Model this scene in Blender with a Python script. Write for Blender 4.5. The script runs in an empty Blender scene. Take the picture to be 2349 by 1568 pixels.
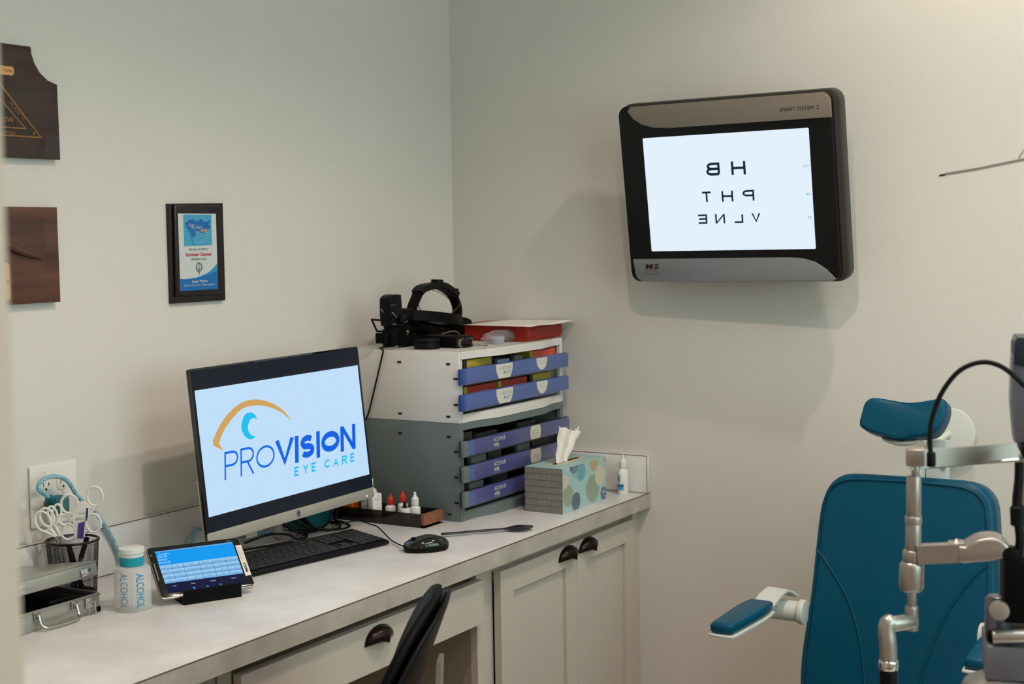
import bpy, bmesh, math, random
from mathutils import Vector, Matrix
random.seed(7)
R_ = math.radians
sc = bpy.context.scene
COL = sc.collection
H = 0.762                      # height of the worktop above the floor; heights below are written from the worktop

# ------------------------------------------------------------------ camera
FPX = 3340.0; IW, IH = 2349, 1568
def cam_axes(yaw, pitch, roll):
    f = Vector((math.cos(yaw)*math.cos(pitch), math.sin(yaw)*math.cos(pitch), math.sin(pitch)))
    r = f.cross(Vector((0, 0, 1))).normalized(); u = r.cross(f)
    return r*math.cos(roll)+u*math.sin(roll), -r*math.sin(roll)+u*math.cos(roll), f
CR, CU, CF = cam_axes(R_(30.8712), R_(-4.2319), R_(-0.8938))
CC = Vector((-3.6134, -2.3571, 0.7178))
cd = bpy.data.cameras.new('camera'); cam = bpy.data.objects.new('camera', cd); COL.objects.link(cam)
m = Matrix((CR, CU, -CF)).transposed().to_4x4(); m.translation = CC + Vector((0, 0, H)); cam.matrix_world = m
cd.sensor_width = 36; cd.lens = 36*FPX/IW; cd.clip_start = 0.02
cd.dof.use_dof = True; cd.dof.focus_distance = 3.15; cd.dof.aperture_fstop = 7.0
sc.camera = cam

# ------------------------------------------------------------------ world, exposure
sc.view_settings.view_transform = 'Standard'; sc.view_settings.look = 'None'
sc.view_settings.exposure = 0.0; sc.view_settings.gamma = 1.0; sc.view_settings.use_curve_mapping = False
w = bpy.data.worlds.new('world'); sc.world = w; w.use_nodes = True
w.node_tree.nodes['Background'].inputs[0].default_value = (0.71, 1.0, 0.93, 1)
w.node_tree.nodes['Background'].inputs[1].default_value = 3.65
def lin(c):
    return tuple((x/255/12.92 if x <= 10 else ((x/255+.055)/1.055)**2.4) for x in c)

# ------------------------------------------------------------------ ceiling downlights
CZ = 2.02                      # ceiling, measured from the worktop
LIGHTS = [(-1.70, -1.53, 'recessed downlight in the ceiling nearer the doorway', (66, 51, 41)), (-0.60, -1.68, 'recessed downlight in the ceiling nearer the wall display', (48, 39, 32))]
def lamp(name, power, size, cone, blend):
    l = bpy.data.lights.new(name, 'SPOT'); l.energy = max(power); l.color = tuple(c/max(power) for c in power); l.shadow_soft_size = size
    l.spot_size = R_(cone); l.spot_blend = blend
    return bpy.data.objects.new(name, l)
LAMPS = [lamp('lamp_bulb', pw, 0.035, 132, 0.5) for (x, y, lb, pw) in LIGHTS]
# added unseen ceiling panel for fill light, in the back half of the room
FILL_PANEL = (-1.75, -2.65)
pl_ = bpy.data.lights.new('panel_fill', 'AREA'); pl_.shape = 'RECTANGLE'; pl_.size = 1.2; pl_.size_y = .6; pl_.energy = 15; pl_.color = (0.62, 0.78, 1.0)
FILL_PANEL_LAMP = bpy.data.objects.new('panel_fill', pl_)
# second added fill panel, unseen in the corridor behind the camera
FILL_PANEL2 = (-4.0, -1.9)
pl2 = bpy.data.lights.new('corridor_fill', 'AREA'); pl2.shape = 'RECTANGLE'; pl2.size = .6; pl2.size_y = 1.2; pl2.energy = 12; pl2.color = (1.0, 0.62, 0.5)
FILL_PANEL2_LAMP = bpy.data.objects.new('corridor_fill', pl2)

# ------------------------------------------------------------------ materials
def mat(name, col, rough=.5, metal=0, noise=0, nscale=20, bump=0, bscale=200, trans=0, alpha=1, ior=1.45, coat=0, emit=0, ecol=None, spec=.5, stretch=None, col2=None, sss=0):
    m = bpy.data.materials.new(name); m.use_nodes = True; nt = m.node_tree; b = nt.nodes['Principled BSDF']
    c = lin(col)+(1,)
    b.inputs['Base Color'].default_value = c; b.inputs['Roughness'].default_value = rough; b.inputs['Metallic'].default_value = metal
    b.inputs['IOR'].default_value = ior; b.inputs['Transmission Weight'].default_value = trans; b.inputs['Alpha'].default_value = alpha
    b.inputs['Coat Weight'].default_value = coat; b.inputs['Specular IOR Level'].default_value = spec
    if sss:
        b.inputs['Subsurface Weight'].default_value = sss; b.inputs['Subsurface Radius'].default_value = (.01, .01, .01)
    if emit:
        b.inputs['Emission Color'].default_value = (lin(ecol) if ecol else c[:3])+(1,); b.inputs['Emission Strength'].default_value = emit
    tc = nt.nodes.new('ShaderNodeTexCoord'); mp = nt.nodes.new('ShaderNodeMapping'); nt.links.new(tc.outputs['Object'], mp.inputs[0])
    if stretch: mp.inputs['Scale'].default_value = stretch
    if noise or col2:
        n = nt.nodes.new('ShaderNodeTexNoise'); n.inputs['Scale'].default_value = nscale; n.inputs['Detail'].default_value = 6
        nt.links.new(mp.outputs[0], n.inputs['Vector'])
        r = nt.nodes.new('ShaderNodeValToRGB'); nt.links.new(n.outputs['Fac'], r.inputs[0])
        a = c; d = (lin(col2)+(1,)) if col2 else tuple(x*(1-noise) for x in c[:3])+(1,)
        r.color_ramp.elements[0].color = d; r.color_ramp.elements[1].color = a
        r.color_ramp.elements[0].position = .35; r.color_ramp.elements[1].position = .65
        nt.links.new(r.outputs[0], b.inputs['Base Color'])
    if bump:
        n2 = nt.nodes.new('ShaderNodeTexNoise'); n2.inputs['Scale'].default_value = bscale; n2.inputs['Detail'].default_value = 3
        nt.links.new(mp.outputs[0], n2.inputs['Vector'])
        bp = nt.nodes.new('ShaderNodeBump'); bp.inputs['Strength'].default_value = bump; bp.inputs['Distance'].default_value = .002
        nt.links.new(n2.outputs['Fac'], bp.inputs['Height']); nt.links.new(bp.outputs[0], b.inputs['Normal'])
    return m
def glow(name, col, s=1.0):
    m = bpy.data.materials.new(name); m.use_nodes = True; nt = m.node_tree; b = nt.nodes['Principled BSDF']
    b.inputs['Base Color'].default_value = (0, 0, 0, 1); b.inputs['Roughness'].default_value = .25; b.inputs['Specular IOR Level'].default_value = .2
    b.inputs['Emission Color'].default_value = lin(col)+(1,); b.inputs['Emission Strength'].default_value = s
    return m
M = dict(
 wall=mat('wall_paint', (214, 211, 205), .75, noise=.015, nscale=3, bump=.12, bscale=260),
 ceiling=mat('ceiling_paint', (225, 224, 218), .9),
 floor=mat('floor_vinyl', (158, 132, 110), .5, noise=.2, nscale=6, stretch=(1, 8, 1)),
 jamb=mat('jamb_paint', (214, 200, 186), .6),
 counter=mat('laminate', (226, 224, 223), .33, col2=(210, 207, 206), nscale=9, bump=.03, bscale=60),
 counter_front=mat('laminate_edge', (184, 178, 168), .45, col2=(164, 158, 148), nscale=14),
 seam=mat('laminate_seam', (86, 72, 58), .6),
 cabinet=mat('cabinet_paint', (192, 183, 172), .45, bump=.02, bscale=300),
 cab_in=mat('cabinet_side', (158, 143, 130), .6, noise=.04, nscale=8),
 bronze=mat('oiled_bronze', (38, 26, 24), .3, .7, noise=.2, nscale=80),
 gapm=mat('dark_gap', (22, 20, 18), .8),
 black=mat('black_plastic', (11, 11, 12), .42, spec=.16, bump=.03, bscale=900),
 blackg=mat('gloss_black', (8, 8, 9), .08, coat=.6),
 blackm=mat('matt_black', (7, 7, 8), .55, spec=.12),
 rubber=mat('black_rubber', (10, 10, 10), .5, spec=.2),
 keym=mat('key_black', (34, 34, 36), .45, spec=.35),
 legend=mat('legend_grey', (150, 152, 156), .6),
 silver=mat('silver_plastic', (178, 174, 166), .35, .35),
 silver2=mat('brushed_metal', (176, 172, 166), .28, .85, noise=.05, nscale=120),
 satin=mat('satin_aluminium', (168, 162, 156), .34, .75, bump=.02, bscale=500),
 alu=mat('aluminium_sheet', (176, 178, 172), .32, .7, noise=.06, nscale=30, stretch=(1, 20, 1)),
 chrome=mat('chrome', (215, 215, 215), .12, 1.0),
 white=mat('white_plastic', (226, 224, 218), .4, bump=.01, bscale=500),
 whitep=mat('white_paper', (228, 224, 216), .8),
 unitw=mat('white_case_plastic', (214, 212, 208), .42, bump=.01, bscale=700),
 unitg=mat('grey_case_plastic', (101, 111, 111), .42, noise=.04, nscale=300),
 traydark=mat('tray_dark_plastic', (24, 26, 30), .4),  # dark plastic of the tray backs and bins
 clear=mat('clear_plastic', (215, 222, 230), .08, trans=.0, alpha=.045, ior=1.3),
 clearjar=mat('clear_jar', (205, 208, 225), .08, trans=.3, alpha=.6, ior=1.4),
 bag=mat('thin_poly_bag', (205, 200, 205), .2, alpha=.26, ior=1.3),
 smoke=mat('smoked_acrylic', (28, 20, 16), .1, alpha=.82, coat=.3),
 wood=mat('walnut', (96, 60, 44), .38, col2=(64, 38, 28), nscale=5, stretch=(1, 1, 9), coat=.15),
 wooddark=mat('dark_walnut', (58, 36, 30), .35, col2=(38, 24, 20), nscale=6, stretch=(1, 1, 9), coat=.2),
 frame=mat('dark_frame', (25, 17, 18), .35, coat=.1, noise=.1, nscale=60),
 woodend=mat('light_walnut', (142, 92, 66), .5, col2=(116, 72, 52), nscale=30, stretch=(1, 1, 8)),
 brass=mat('brass_plate', (214, 164, 104), .35, .55),
 brassd=mat('antique_brass', (142, 104, 62), .4, .5),
 slate=mat('dark_enamel', (52, 44, 38), .5, .2),
 bluelab=mat('blue_label', (56, 84, 158), .35, col2=(50, 76, 148), nscale=3),
 navylab=mat('navy_label', (36, 34, 118), .2, coat=.4),
 labwhite=mat('label_white', (216, 212, 196), .6),
 labcyan=mat('label_cyan', (60, 150, 190), .6),
 labgrey=mat('label_grey', (110, 128, 128), .6),
 red=mat('red_plastic', (186, 40, 26), .4),
 redbook=mat('red_cloth', (168, 38, 22), .5, noise=.12, nscale=60),
 redbox=mat('red_card', (150, 34, 28), .5), redbox2=mat('salmon_card', (214, 78, 58), .5),
 yellow=mat('yellow_card', (158, 142, 40), .5), orange=mat('orange_card', (206, 92, 22), .5), greybox=mat('grey_card', (92, 98, 100), .5),
 bluebox=mat('pale_blue_card', (120, 150, 170), .5), darkbox=mat('dark_card', (26, 26, 28), .5),
 teal=mat('teal_vinyl', (0, 74, 100), .38, spec=.24, noise=.06, nscale=20, bump=.1, bscale=90),
 tealst=mat('teal_stitching', (0, 62, 84), .6),
 tealp=mat('teal_plastic', (6, 92, 100), .45),
 cream=mat('cream_enamel', (206, 208, 202), .35),
 tissueb=mat('tissue_box_blue', (158, 190, 188), .6), tgreen=mat('print_sage', (140, 156, 138), .6), tbeige=mat('print_beige', (200, 190, 166), .6),
 tslate=mat('print_slate', (96, 112, 136), .6), taqua=mat('print_aqua', (104, 162, 166), .6), tgold=mat('print_tan', (176, 162, 124), .6),
 tgrey=mat('print_taupe', (148, 136, 122), .6), tline=mat('print_line', (74, 98, 104), .6),
 tissue=mat('tissue_paper', (226, 220, 212), .9, sss=.2),
 mesh=mat('black_mesh', (16, 14, 14), .4, .3),
 aqua=mat('aqua_plastic', (20, 150, 170), .35),
 frost=mat('frosted_plastic', (232, 232, 230), .35, alpha=.5),
 frost2=mat('frosted_cap', (226, 232, 230), .3, alpha=.9),
 bluetxt=mat('blue_ink', (70, 150, 200), .6), bluetxt2=mat('blue_ink_faded', (120, 158, 180), .7),
 purple=mat('purple_print', (88, 62, 142), .5), navy=mat('navy_ink', (30, 44, 110), .5), green=mat('green_ink', (90, 150, 90), .6),
 pblue=mat('plaque_blue', (64, 156, 196), .5), pblue2=mat('plaque_deep_blue', (14, 104, 176), .5), pwhite=mat('plaque_sheet', (196, 204, 204), .4), pteal=mat('plaque_teal', (26, 140, 186), .5),
 ptxt=mat('plaque_ink', (60, 74, 78), .5), predt=mat('plaque_red_ink', (172, 30, 38), .5), ptan=mat('plaque_orange_ink', (224, 164, 70), .5),
 tvtop=mat('warm_grey_plastic', (134, 124, 114), .4, .2), tvbody=mat('display_black', (9, 9, 10), .4, spec=.3), tvedge=mat('display_edge', (52, 50, 46), .45),
 tvbot=mat('cool_grey_plastic', (132, 134, 138), .4, .3), ink=mat('black_ink', (16, 18, 20), .5),
 inkred=mat('red_ink', (170, 40, 34), .5), steel=mat('steel_blue_metal', (122, 127, 142), .3, .6), hood=mat('hood_plastic', (38, 44, 60), .4),
 s_white=glow('screen_white', (226, 240, 252), 1.0), s_black=glow('screen_letter', (12, 34, 44), 1.0), s_num=glow('screen_number', (120, 160, 190), 1.0),
 s_light=glow('screen_pale_blue', (190, 221, 247), 1.0), s_blue=glow('screen_blue', (0, 96, 226), 1.0), s_blue2=glow('screen_thin_blue', (16, 108, 222), 1.0), s_cyan=glow('screen_cyan', (26, 190, 236), 1.0),
 s_gold=glow('screen_gold', (208, 162, 92), 1.0), s_off=glow('screen_dark_band', (20, 26, 36), 1.0), s_tab=glow('tablet_blue', (4, 152, 238), 1.0),
 s_key=glow('tablet_key', (150, 200, 238), 1.0), s_key2=glow('tablet_key_low', (112, 172, 222), 1.0), s_tdark=glow('tablet_navy', (8, 14, 56), 1.0), s_tbar=glow('tablet_bar', (92, 164, 218), 1.0),
 s_ttxt=glow('tablet_text', (176, 222, 250), 1.0), s_tink=glow('tablet_ink', (30, 66, 110), 1.0), s_tcy=glow('tablet_icon', (90, 190, 240), 1.0),
 led=glow('power_led', (200, 220, 255), 2.0),
 lamp=glow('lamp_lens', (255, 236, 205), 3.0),
)

# ------------------------------------------------------------------ mesh helpers
def merge(bm, tmp, mx=None):
    if mx is not None: bmesh.ops.transform(tmp, matrix=mx, verts=tmp.verts)
    me = bpy.data.meshes.new('t'); tmp.to_mesh(me); tmp.free(); bm.from_mesh(me); bpy.data.meshes.remove(me)
def box(bm, lo, hi, bev=0, seg=2, mx=None):
    t = bmesh.new(); bmesh.ops.create_cube(t, size=1)
    s = [hi[i]-lo[i] for i in range(3)]; c = [(hi[i]+lo[i])/2 for i in range(3)]
    for v in t.verts: v.co = Vector([v.co[i]*s[i]+c[i] for i in range(3)])
    if bev: bmesh.ops.bevel(t, geom=t.edges[:], offset=min(bev, min(s)*.49), segments=seg, profile=.5, affect='EDGES')
    merge(bm, t, mx); return bm
def cyl(bm, p0, p1, r0, r1=None, n=28, bev=0):
    p0 = Vector(p0); p1 = Vector(p1); r1 = r0 if r1 is None else r1
    t = bmesh.new(); bmesh.ops.create_cone(t, cap_ends=True, segments=n, radius1=r0, radius2=r1, depth=(p1-p0).length)
    if bev:
        e = [e for e in t.edges if abs(e.verts[0].co.z-e.verts[1].co.z) < 1e-6]
        bmesh.ops.bevel(t, geom=e, offset=bev, segments=3, profile=.5, affect='EDGES')
    mx = Matrix.Translation((p0+p1)/2) @ (p1-p0).to_track_quat('Z', 'Y').to_matrix().to_4x4()
    merge(bm, t, mx); return bm
def catmull(pts, n=8):
    P = [Vector(p) for p in pts]
    if len(P) < 3: return P
    out = []
    for i in range(len(P)-1):
        a = P[max(i-1, 0)]; b = P[i]; c = P[i+1]; d = P[min(i+2, len(P)-1)]
        for k in range(n):
            t = k/n
            out.append(.5*((2*b)+(c-a)*t+(2*a-5*b+4*c-d)*t*t+(3*b-3*c+d-a)*t**3))
    out.append(P[-1]); return out
def sweep(bm, pts, sec, closed=False, up=Vector((0, 0, 1)), scale=None):
    # sec: 2D section (side, up); the path is a list of points
    n = len(pts); rings = []
    prev = None
    for i, p in enumerate(pts):
        a = pts[(i-1) % n] if (closed or i > 0) else pts[i]; b = pts[(i+1) % n] if (closed or i < n-1) else pts[i]
        t = (b-a).normalized()
        if prev is None:
            u = up if abs(t.dot(up)) < .95 else Vector((1, 0, 0))
            u = (u-t*u.dot(t)).normalized()
        else:
            u = (prev-t*prev.dot(t)).normalized()
        prev = u; s = t.cross(u)
        k = scale[i] if scale else 1
        rings.append([bm.verts.new(p+s*(x*k)+u*(y*k)) for x, y in sec])
    m = len(sec)
    for i in range(n if closed else n-1):
        A = rings[i]; B = rings[(i+1) % n]
        for j in range(m): bm.faces.new((A[j], A[(j+1) % m], B[(j+1) % m], B[j]))
    if not closed:
        bm.faces.new(rings[0]); bm.faces.new(rings[-1][::-1])
    return bm
def circ(r, n=10, sy=1): return [(r*math.cos(2*math.pi*i/n), r*sy*math.sin(2*math.pi*i/n)) for i in range(n)]
def tube(bm, pts, r, n=10, smooth=8, closed=False, scale=None):
    P = catmull(pts, smooth) if smooth else [Vector(p) for p in pts]
    if closed and smooth: P = catmull(list(pts)+[pts[0]], smooth)[:-1]
    return sweep(bm, P, circ(r, n), closed, scale=scale)
def strip(bm, pts, w, t, smooth=8, up=Vector((0, 0, 1)), closed=False):
    P = catmull(pts, smooth) if smooth else [Vector(p) for p in pts]
    s = [(-w/2, -t/2), (w/2, -t/2), (w/2, t/2), (-w/2, t/2)]
    return sweep(bm, P, s, closed, up=up)
def lathe(bm, prof, n=32, loc=(0, 0, 0), mx=None):
    t = bmesh.new(); rings = []
    for r, z in prof:
        if r < 1e-6: rings.append([t.verts.new((0, 0, z))])
        else: rings.append([t.verts.new((r*math.cos(2*math.pi*i/n), r*math.sin(2*math.pi*i/n), z)) for i in range(n)])
    for A, B in zip(rings, rings[1:]):
        for i in range(n):
            j = (i+1) % n
            if len(A) == 1 and len(B) == 1: continue
            if len(A) == 1: t.faces.new((A[0], B[j], B[i]))
            elif len(B) == 1: t.faces.new((A[i], A[j], B[0]))
            else: t.faces.new((A[i], A[j], B[j], B[i]))
    merge(bm, t, (mx or Matrix.Identity(4)) if mx else Matrix.Translation(loc)); return bm
def prism(bm, poly, y0, y1, bev=0, seg=2, mx=None, flip=None):
    # poly in (x, z); extruded along y
    t = bmesh.new(); vs = [t.verts.new((x, y0, z)) for x, z in poly]; f = t.faces.new(vs)
    if y1 != y0:
        r = bmesh.ops.extrude_face_region(t, geom=[f]); vv = [g for g in r['geom'] if isinstance(g, bmesh.types.BMVert)]
        bmesh.ops.translate(t, verts=vv, vec=(0, y1-y0, 0))
        if bev:
            es = [e for e in t.edges if abs(e.verts[0].co.y-e.verts[1].co.y) < 1e-7]
            bmesh.ops.bevel(t, geom=es, offset=bev, segments=seg, profile=.5, affect='EDGES')
    merge(bm, t, mx); return bm
def rrect(w, h, r, n=6, cx=0, cz=0):
    out = []
    for (sx, sz, a0) in ((1, 1, 0), (-1, 1, 90), (-1, -1, 180), (1, -1, 270)):
        for i in range(n+1):
            a = R_(a0+90*i/n); out.append((cx+sx*(w/2-r)+r*math.cos(a), cz+sz*(h/2-r)+r*math.sin(a)))
    return out
def ell(rx, rz, n=28, cx=0, cz=0, a0=0, a1=360):
    full = abs(a1-a0) >= 360; k = n if full else n+1
    return [(cx+rx*math.cos(R_(a0+(a1-a0)*i/n)), cz+rz*math.sin(R_(a0+(a1-a0)*i/n))) for i in range(k)]
def smooth2(pts, n=6, closed=True):
    P = [Vector((p[0], 0, p[1])) for p in pts]
    if closed:
        N = len(P); out = []
        for i in range(N):
            a, b, c, d = P[i-1], P[i], P[(i+1) % N], P[(i+2) % N]
            for k in range(n):
                t = k/n; v = .5*((2*b)+(c-a)*t+(2*a-5*b+4*c-d)*t*t+(3*b-3*c+d-a)*t**3); out.append((v.x, v.z))
        return out
    return [(v.x, v.z) for v in catmull(P, n)]
_tc = {}
def text_bm(s, weight=0, space=1):
    k = (s, weight, space)
    if k not in _tc:
        cu = bpy.data.curves.new('txt', 'FONT'); cu.body = s; cu.size = 1; cu.offset = weight; cu.space_character = space; cu.resolution_u = 3
        o = bpy.data.objects.new('txt', cu); COL.objects.link(o); bpy.context.view_layer.update()
        me = bpy.data.meshes.new_from_object(o.evaluated_get(bpy.context.evaluated_depsgraph_get())); bpy.data.objects.remove(o); _tc[k] = me
    b = bmesh.new(); b.from_mesh(_tc[k]); return b
def text(bm, s, x0, z0, x1, z1, y=0, weight=0, space=1, shear=0, mirror=False, rot=0, mx=None):
    """fit the writing s into the rectangle x0..x1, z0..z1 of the plane y"""
    t = text_bm(s, weight, space)
    xs = [v.co.x for v in t.verts]; ys = [v.co.y for v in t.verts]; a, b, c, d = min(xs), max(xs), min(ys), max(ys)
    for v in t.verts:
        u = (v.co.x-a)/(b-a); q = (v.co.y-c)/(d-c)
        if mirror: u = 1-u
        if rot == 90: u, q = 1-q, u
        if rot == -90: u, q = q, 1-u
        v.co = Vector((x0+u*(x1-x0)+shear*q*(z1-z0), y, z0+q*(z1-z0)))
    merge(bm, t, mx); return bm

# single-line lettering: every letter is a set of pen strokes in a unit box, given a constant stroke width
def _arc(cx, cy, rx, ry, a0, a1, n=14): return [(cx+rx*math.cos(R_(a0+(a1-a0)*i/n)), cy+ry*math.sin(R_(a0+(a1-a0)*i/n))) for i in range(n+1)]
GLY = {
 'P': [[(0, 0), (0, 1), (.55, 1)]+_arc(.58, .745, .42, .255, 90, -90)+[(0, .49)]],
 'R': [[(0, 0), (0, 1), (.55, 1)]+_arc(.58, .745, .42, .255, 90, -90)+[(0, .49)], [(.50, .49), (1, 0)]],
 'B': [[(0, 0), (0, 1), (.55, 1)]+_arc(.58, .76, .36, .24, 90, -90)+[(0, .52)], [(0, 0), (.62, 0)]+_arc(.64, .26, .36, .26, -90, 90)+[(0, .52)]],
 'O': [_arc(.5, .5, .5, .5, 0, 360, 40)], 'V': [[(0, 1), (.5, 0), (1, 1)]], 'I': [[(.5, 0), (.5, 1)]],
 'S': [_arc(.5, .745, .46, .255, 35, 250, 18)[:-1]+_arc(.5, .255, .48, .255, 82, -150, 20)],
 'N': [[(0, 0), (0, 1)], [(0, 1), (1, 0)], [(1, 0), (1, 1)]], 'E': [[(1, 1), (0, 1), (0, 0), (1, 0)], [(0, .51), (.9, .51)]],
 'Y': [[(0, 1), (.5, .45), (1, 1)], [(.5, .45), (.5, 0)]], 'C': [_arc(.55, .5, .55, .5, 48, 312, 26)], 'A': [[(0, 0), (.5, 1), (1, 0)], [(.2, .33), (.8, .33)]],
 'H': [[(0, 0), (0, 1)], [(1, 0), (1, 1)], [(0, .5), (1, .5)]], 'T': [[(0, 1), (1, 1)], [(.5, 1), (.5, 0)]], 'L': [[(0, 1), (0, 0), (1, 0)]],
}
def glyph(bm, c, x0, z0, x1, z1, w, y=0, shear=0, mirror=False):
    h = z1-z0; W = (x1-x0)-shear*h; hw = w/2
    for st in GLY[c]:
        closed = (st[0][0]-st[-1][0])**2+(st[0][1]-st[-1][1])**2 < 1e-8 and len(st) > 5
        P = []
        for u, v in st:
            if c == 'I': X = W/2
            else: X = hw+u*(W-w) if W > w else W*u
            Z = (v*h if c in 'IVNHTYAPRBL' and v in (0, 1) and c not in 'PRBL' else hw+v*(h-w))
            if c in 'PR' and v == 0: Z = 0
            if c == 'T' and v == 1: Z = h-hw
            if mirror: X = W-X
            P.append(Vector((X, Z)))
        if closed: P = P[:-1]
        n = len(P); L_, Rr = [], []
        for i in range(n):
            a = P[i-1] if (i > 0 or closed) else None; b = P[(i+1) % n] if (i < n-1 or closed) else None
            d1 = (P[i]-a).normalized() if a is not None else (b-P[i]).normalized(); d2 = (b-P[i]).normalized() if b is not None else d1
            n1 = Vector((-d1.y, d1.x)); n2 = Vector((-d2.y, d2.x)); m_ = (n1+n2).normalized(); k = hw/max(.35, m_.dot(n1)); L_.append(P[i]+m_*k); Rr.append(P[i]-m_*k)
        if c in 'VNA':      # trim the mitres to the cap height
            for q in L_+Rr: q.y = min(max(q.y, 0), h)
        vs = [[bm.verts.new((x0+q.x+shear*q.y, y, z0+q.y)) for q in S_] for S_ in (L_, Rr)]
        for i in range(n if closed else n-1): j = (i+1) % n; bm.faces.new((vs[0][i], vs[0][j], vs[1][j], vs[1][i]))
    return bm

def obj(name, bm, m, parent=None, smooth=35, loc=None, sub=0):
    if name not in ('x',): bmesh.ops.recalc_face_normals(bm, faces=bm.faces[:])
    me = bpy.data.meshes.new(name)
    if parent is None and loc is None and bm.verts:
        xs = [v.co for v in bm.verts]
        loc = Vector(((min(v.x for v in xs)+max(v.x for v in xs))/2, (min(v.y for v in xs)+max(v.y for v in xs))/2, min(v.z for v in xs)))
        bmesh.ops.translate(bm, verts=bm.verts[:], vec=-loc); loc = loc+Vector((0, 0, H))
    bm.to_mesh(me); bm.free()
    me.materials.append(M[m] if isinstance(m, str) else m)
    if smooth:
        me.shade_smooth(); me.set_sharp_from_angle(angle=R_(smooth))
    o = bpy.data.objects.new(name, me); COL.objects.link(o)
    if parent: o.parent = parent
    if loc is not None: o.location = loc
    if sub:
        s = o.modifiers.new('subsurf', 'SUBSURF'); s.levels = sub; s.render_levels = sub
    return o
def tag(o, label, cat, group=None):
    o['label'] = label; o['category'] = cat
    if group: o['group'] = group
    return o
def thing(name, label, cat, loc=(0, 0, 0), rot=None, group=None):
    o = bpy.data.objects.new(name, None); COL.objects.link(o); o.empty_display_size = .05
    mx = (rot.to_4x4() if rot is not None else Matrix.Identity(4)); mx.translation = Vector(loc)+Vector((0, 0, H)); o.matrix_world = mx
    return tag(o, label, cat, group)
def struct(name, bm, m, **k):
    o = obj(name, bm, m, **k); o['kind'] = 'structure'; return o
def copy_tree(o, parent=None):
    c = o.copy(); COL.objects.link(c)
    if parent: c.parent = parent
    for ch in list(o.children): copy_tree(ch, c)
    return c
def rotm(yaw, pitch, roll):
    return Matrix.Rotation(R_(yaw), 3, 'Z') @ Matrix.Rotation(R_(pitch), 3, 'X') @ Matrix.Rotation(R_(roll), 3, 'Y')
def ray(px, py): return CF+CR*((px-IW/2)/FPX)-CU*((py-IH/2)/FPX)
def onx(px, py, v): d = ray(px, py); return CC+d*((v-CC.x)/d.x)
def ony(px, py, v): d = ray(px, py); return CC+d*((v-CC.y)/d.y)
def onz(px, py, v): d = ray(px, py); return CC+d*((v-CC.z)/d.z)
def at(px, py, dist): return CC+ray(px, py)*dist
class Plane:
    """a flat frame in the room: x to the right, y into it, z up; maps a point of the photograph onto it"""
    def __init__(s, c, R): s.c = Vector(c); s.R = R; s.n = R @ Vector((0, 1, 0))
    def loc(s, px, py, off=0):
        d = ray(px, py); c = s.c+s.n*off; t = (c-CC).dot(s.n)/d.dot(s.n); return s.R.transposed() @ (CC+d*t-s.c)
    def xz(s, px, py, off=0): v = s.loc(px, py, off); return (v.x, v.z)
B = bmesh.new
# ------------------------------------------------------------------ the room
struct('floor', box(B(), (-4.7, -3.5, -H-.05), (.1, .1, -H)), 'floor')
struct('ceiling', box(B(), (-4.7, -3.5, CZ), (.1, .1, CZ+.06)), 'ceiling')
struct('wall_left', box(B(), (-4.6, 0, -H), (.1, .1, CZ)), 'wall')
struct('wall_right', box(B(), (0, -3.4, -H), (.1, 0, CZ)), 'wall')
struct('wall_corridor', box(B(), (-4.7, -3.5, -H), (-4.6, 0, CZ)), 'wall')
b = B(); box(b, (-4.6, -3.4, -H), (-2.66, -3.3, CZ)); box(b, (-.74, -3.4, -H), (0, -3.3, CZ)); box(b, (-2.66, -3.4, -H), (-.74, -3.3, .18)); box(b, (-2.66, -3.4, 1.52), (-.74, -3.3, CZ))  # back wall, with an opening cut for the added window
struct('wall_back', b, 'wall')
b = B(); box(b, (-2.66, -3.38, .18), (-2.61, -3.33, 1.52)); box(b, (-.79, -3.38, .18), (-.74, -3.33, 1.52)); box(b, (-2.61, -3.38, .18), (-.79, -3.33, .23)); box(b, (-2.61, -3.38, 1.47), (-.79, -3.33, 1.52)); box(b, (-1.72, -3.375, .23), (-1.68, -3.335, 1.47))
struct('added_window_1', b, 'white')  # window added out of view so outside light fills the room
b = B(); box(b, (-3.22, -1.747, -H), (-3.10, 0, CZ)); box(b, (-3.22, -3.3, -H), (-3.10, -2.75, CZ)); box(b, (-3.22, -2.75, 1.30), (-3.10, -1.747, CZ))
struct('wall_front', b, 'jamb')
struct('baseboard_right', box(B(), (-.014, -3.3, -H), (0, -.62, -H+.10), .003), 'cabinet')
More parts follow.
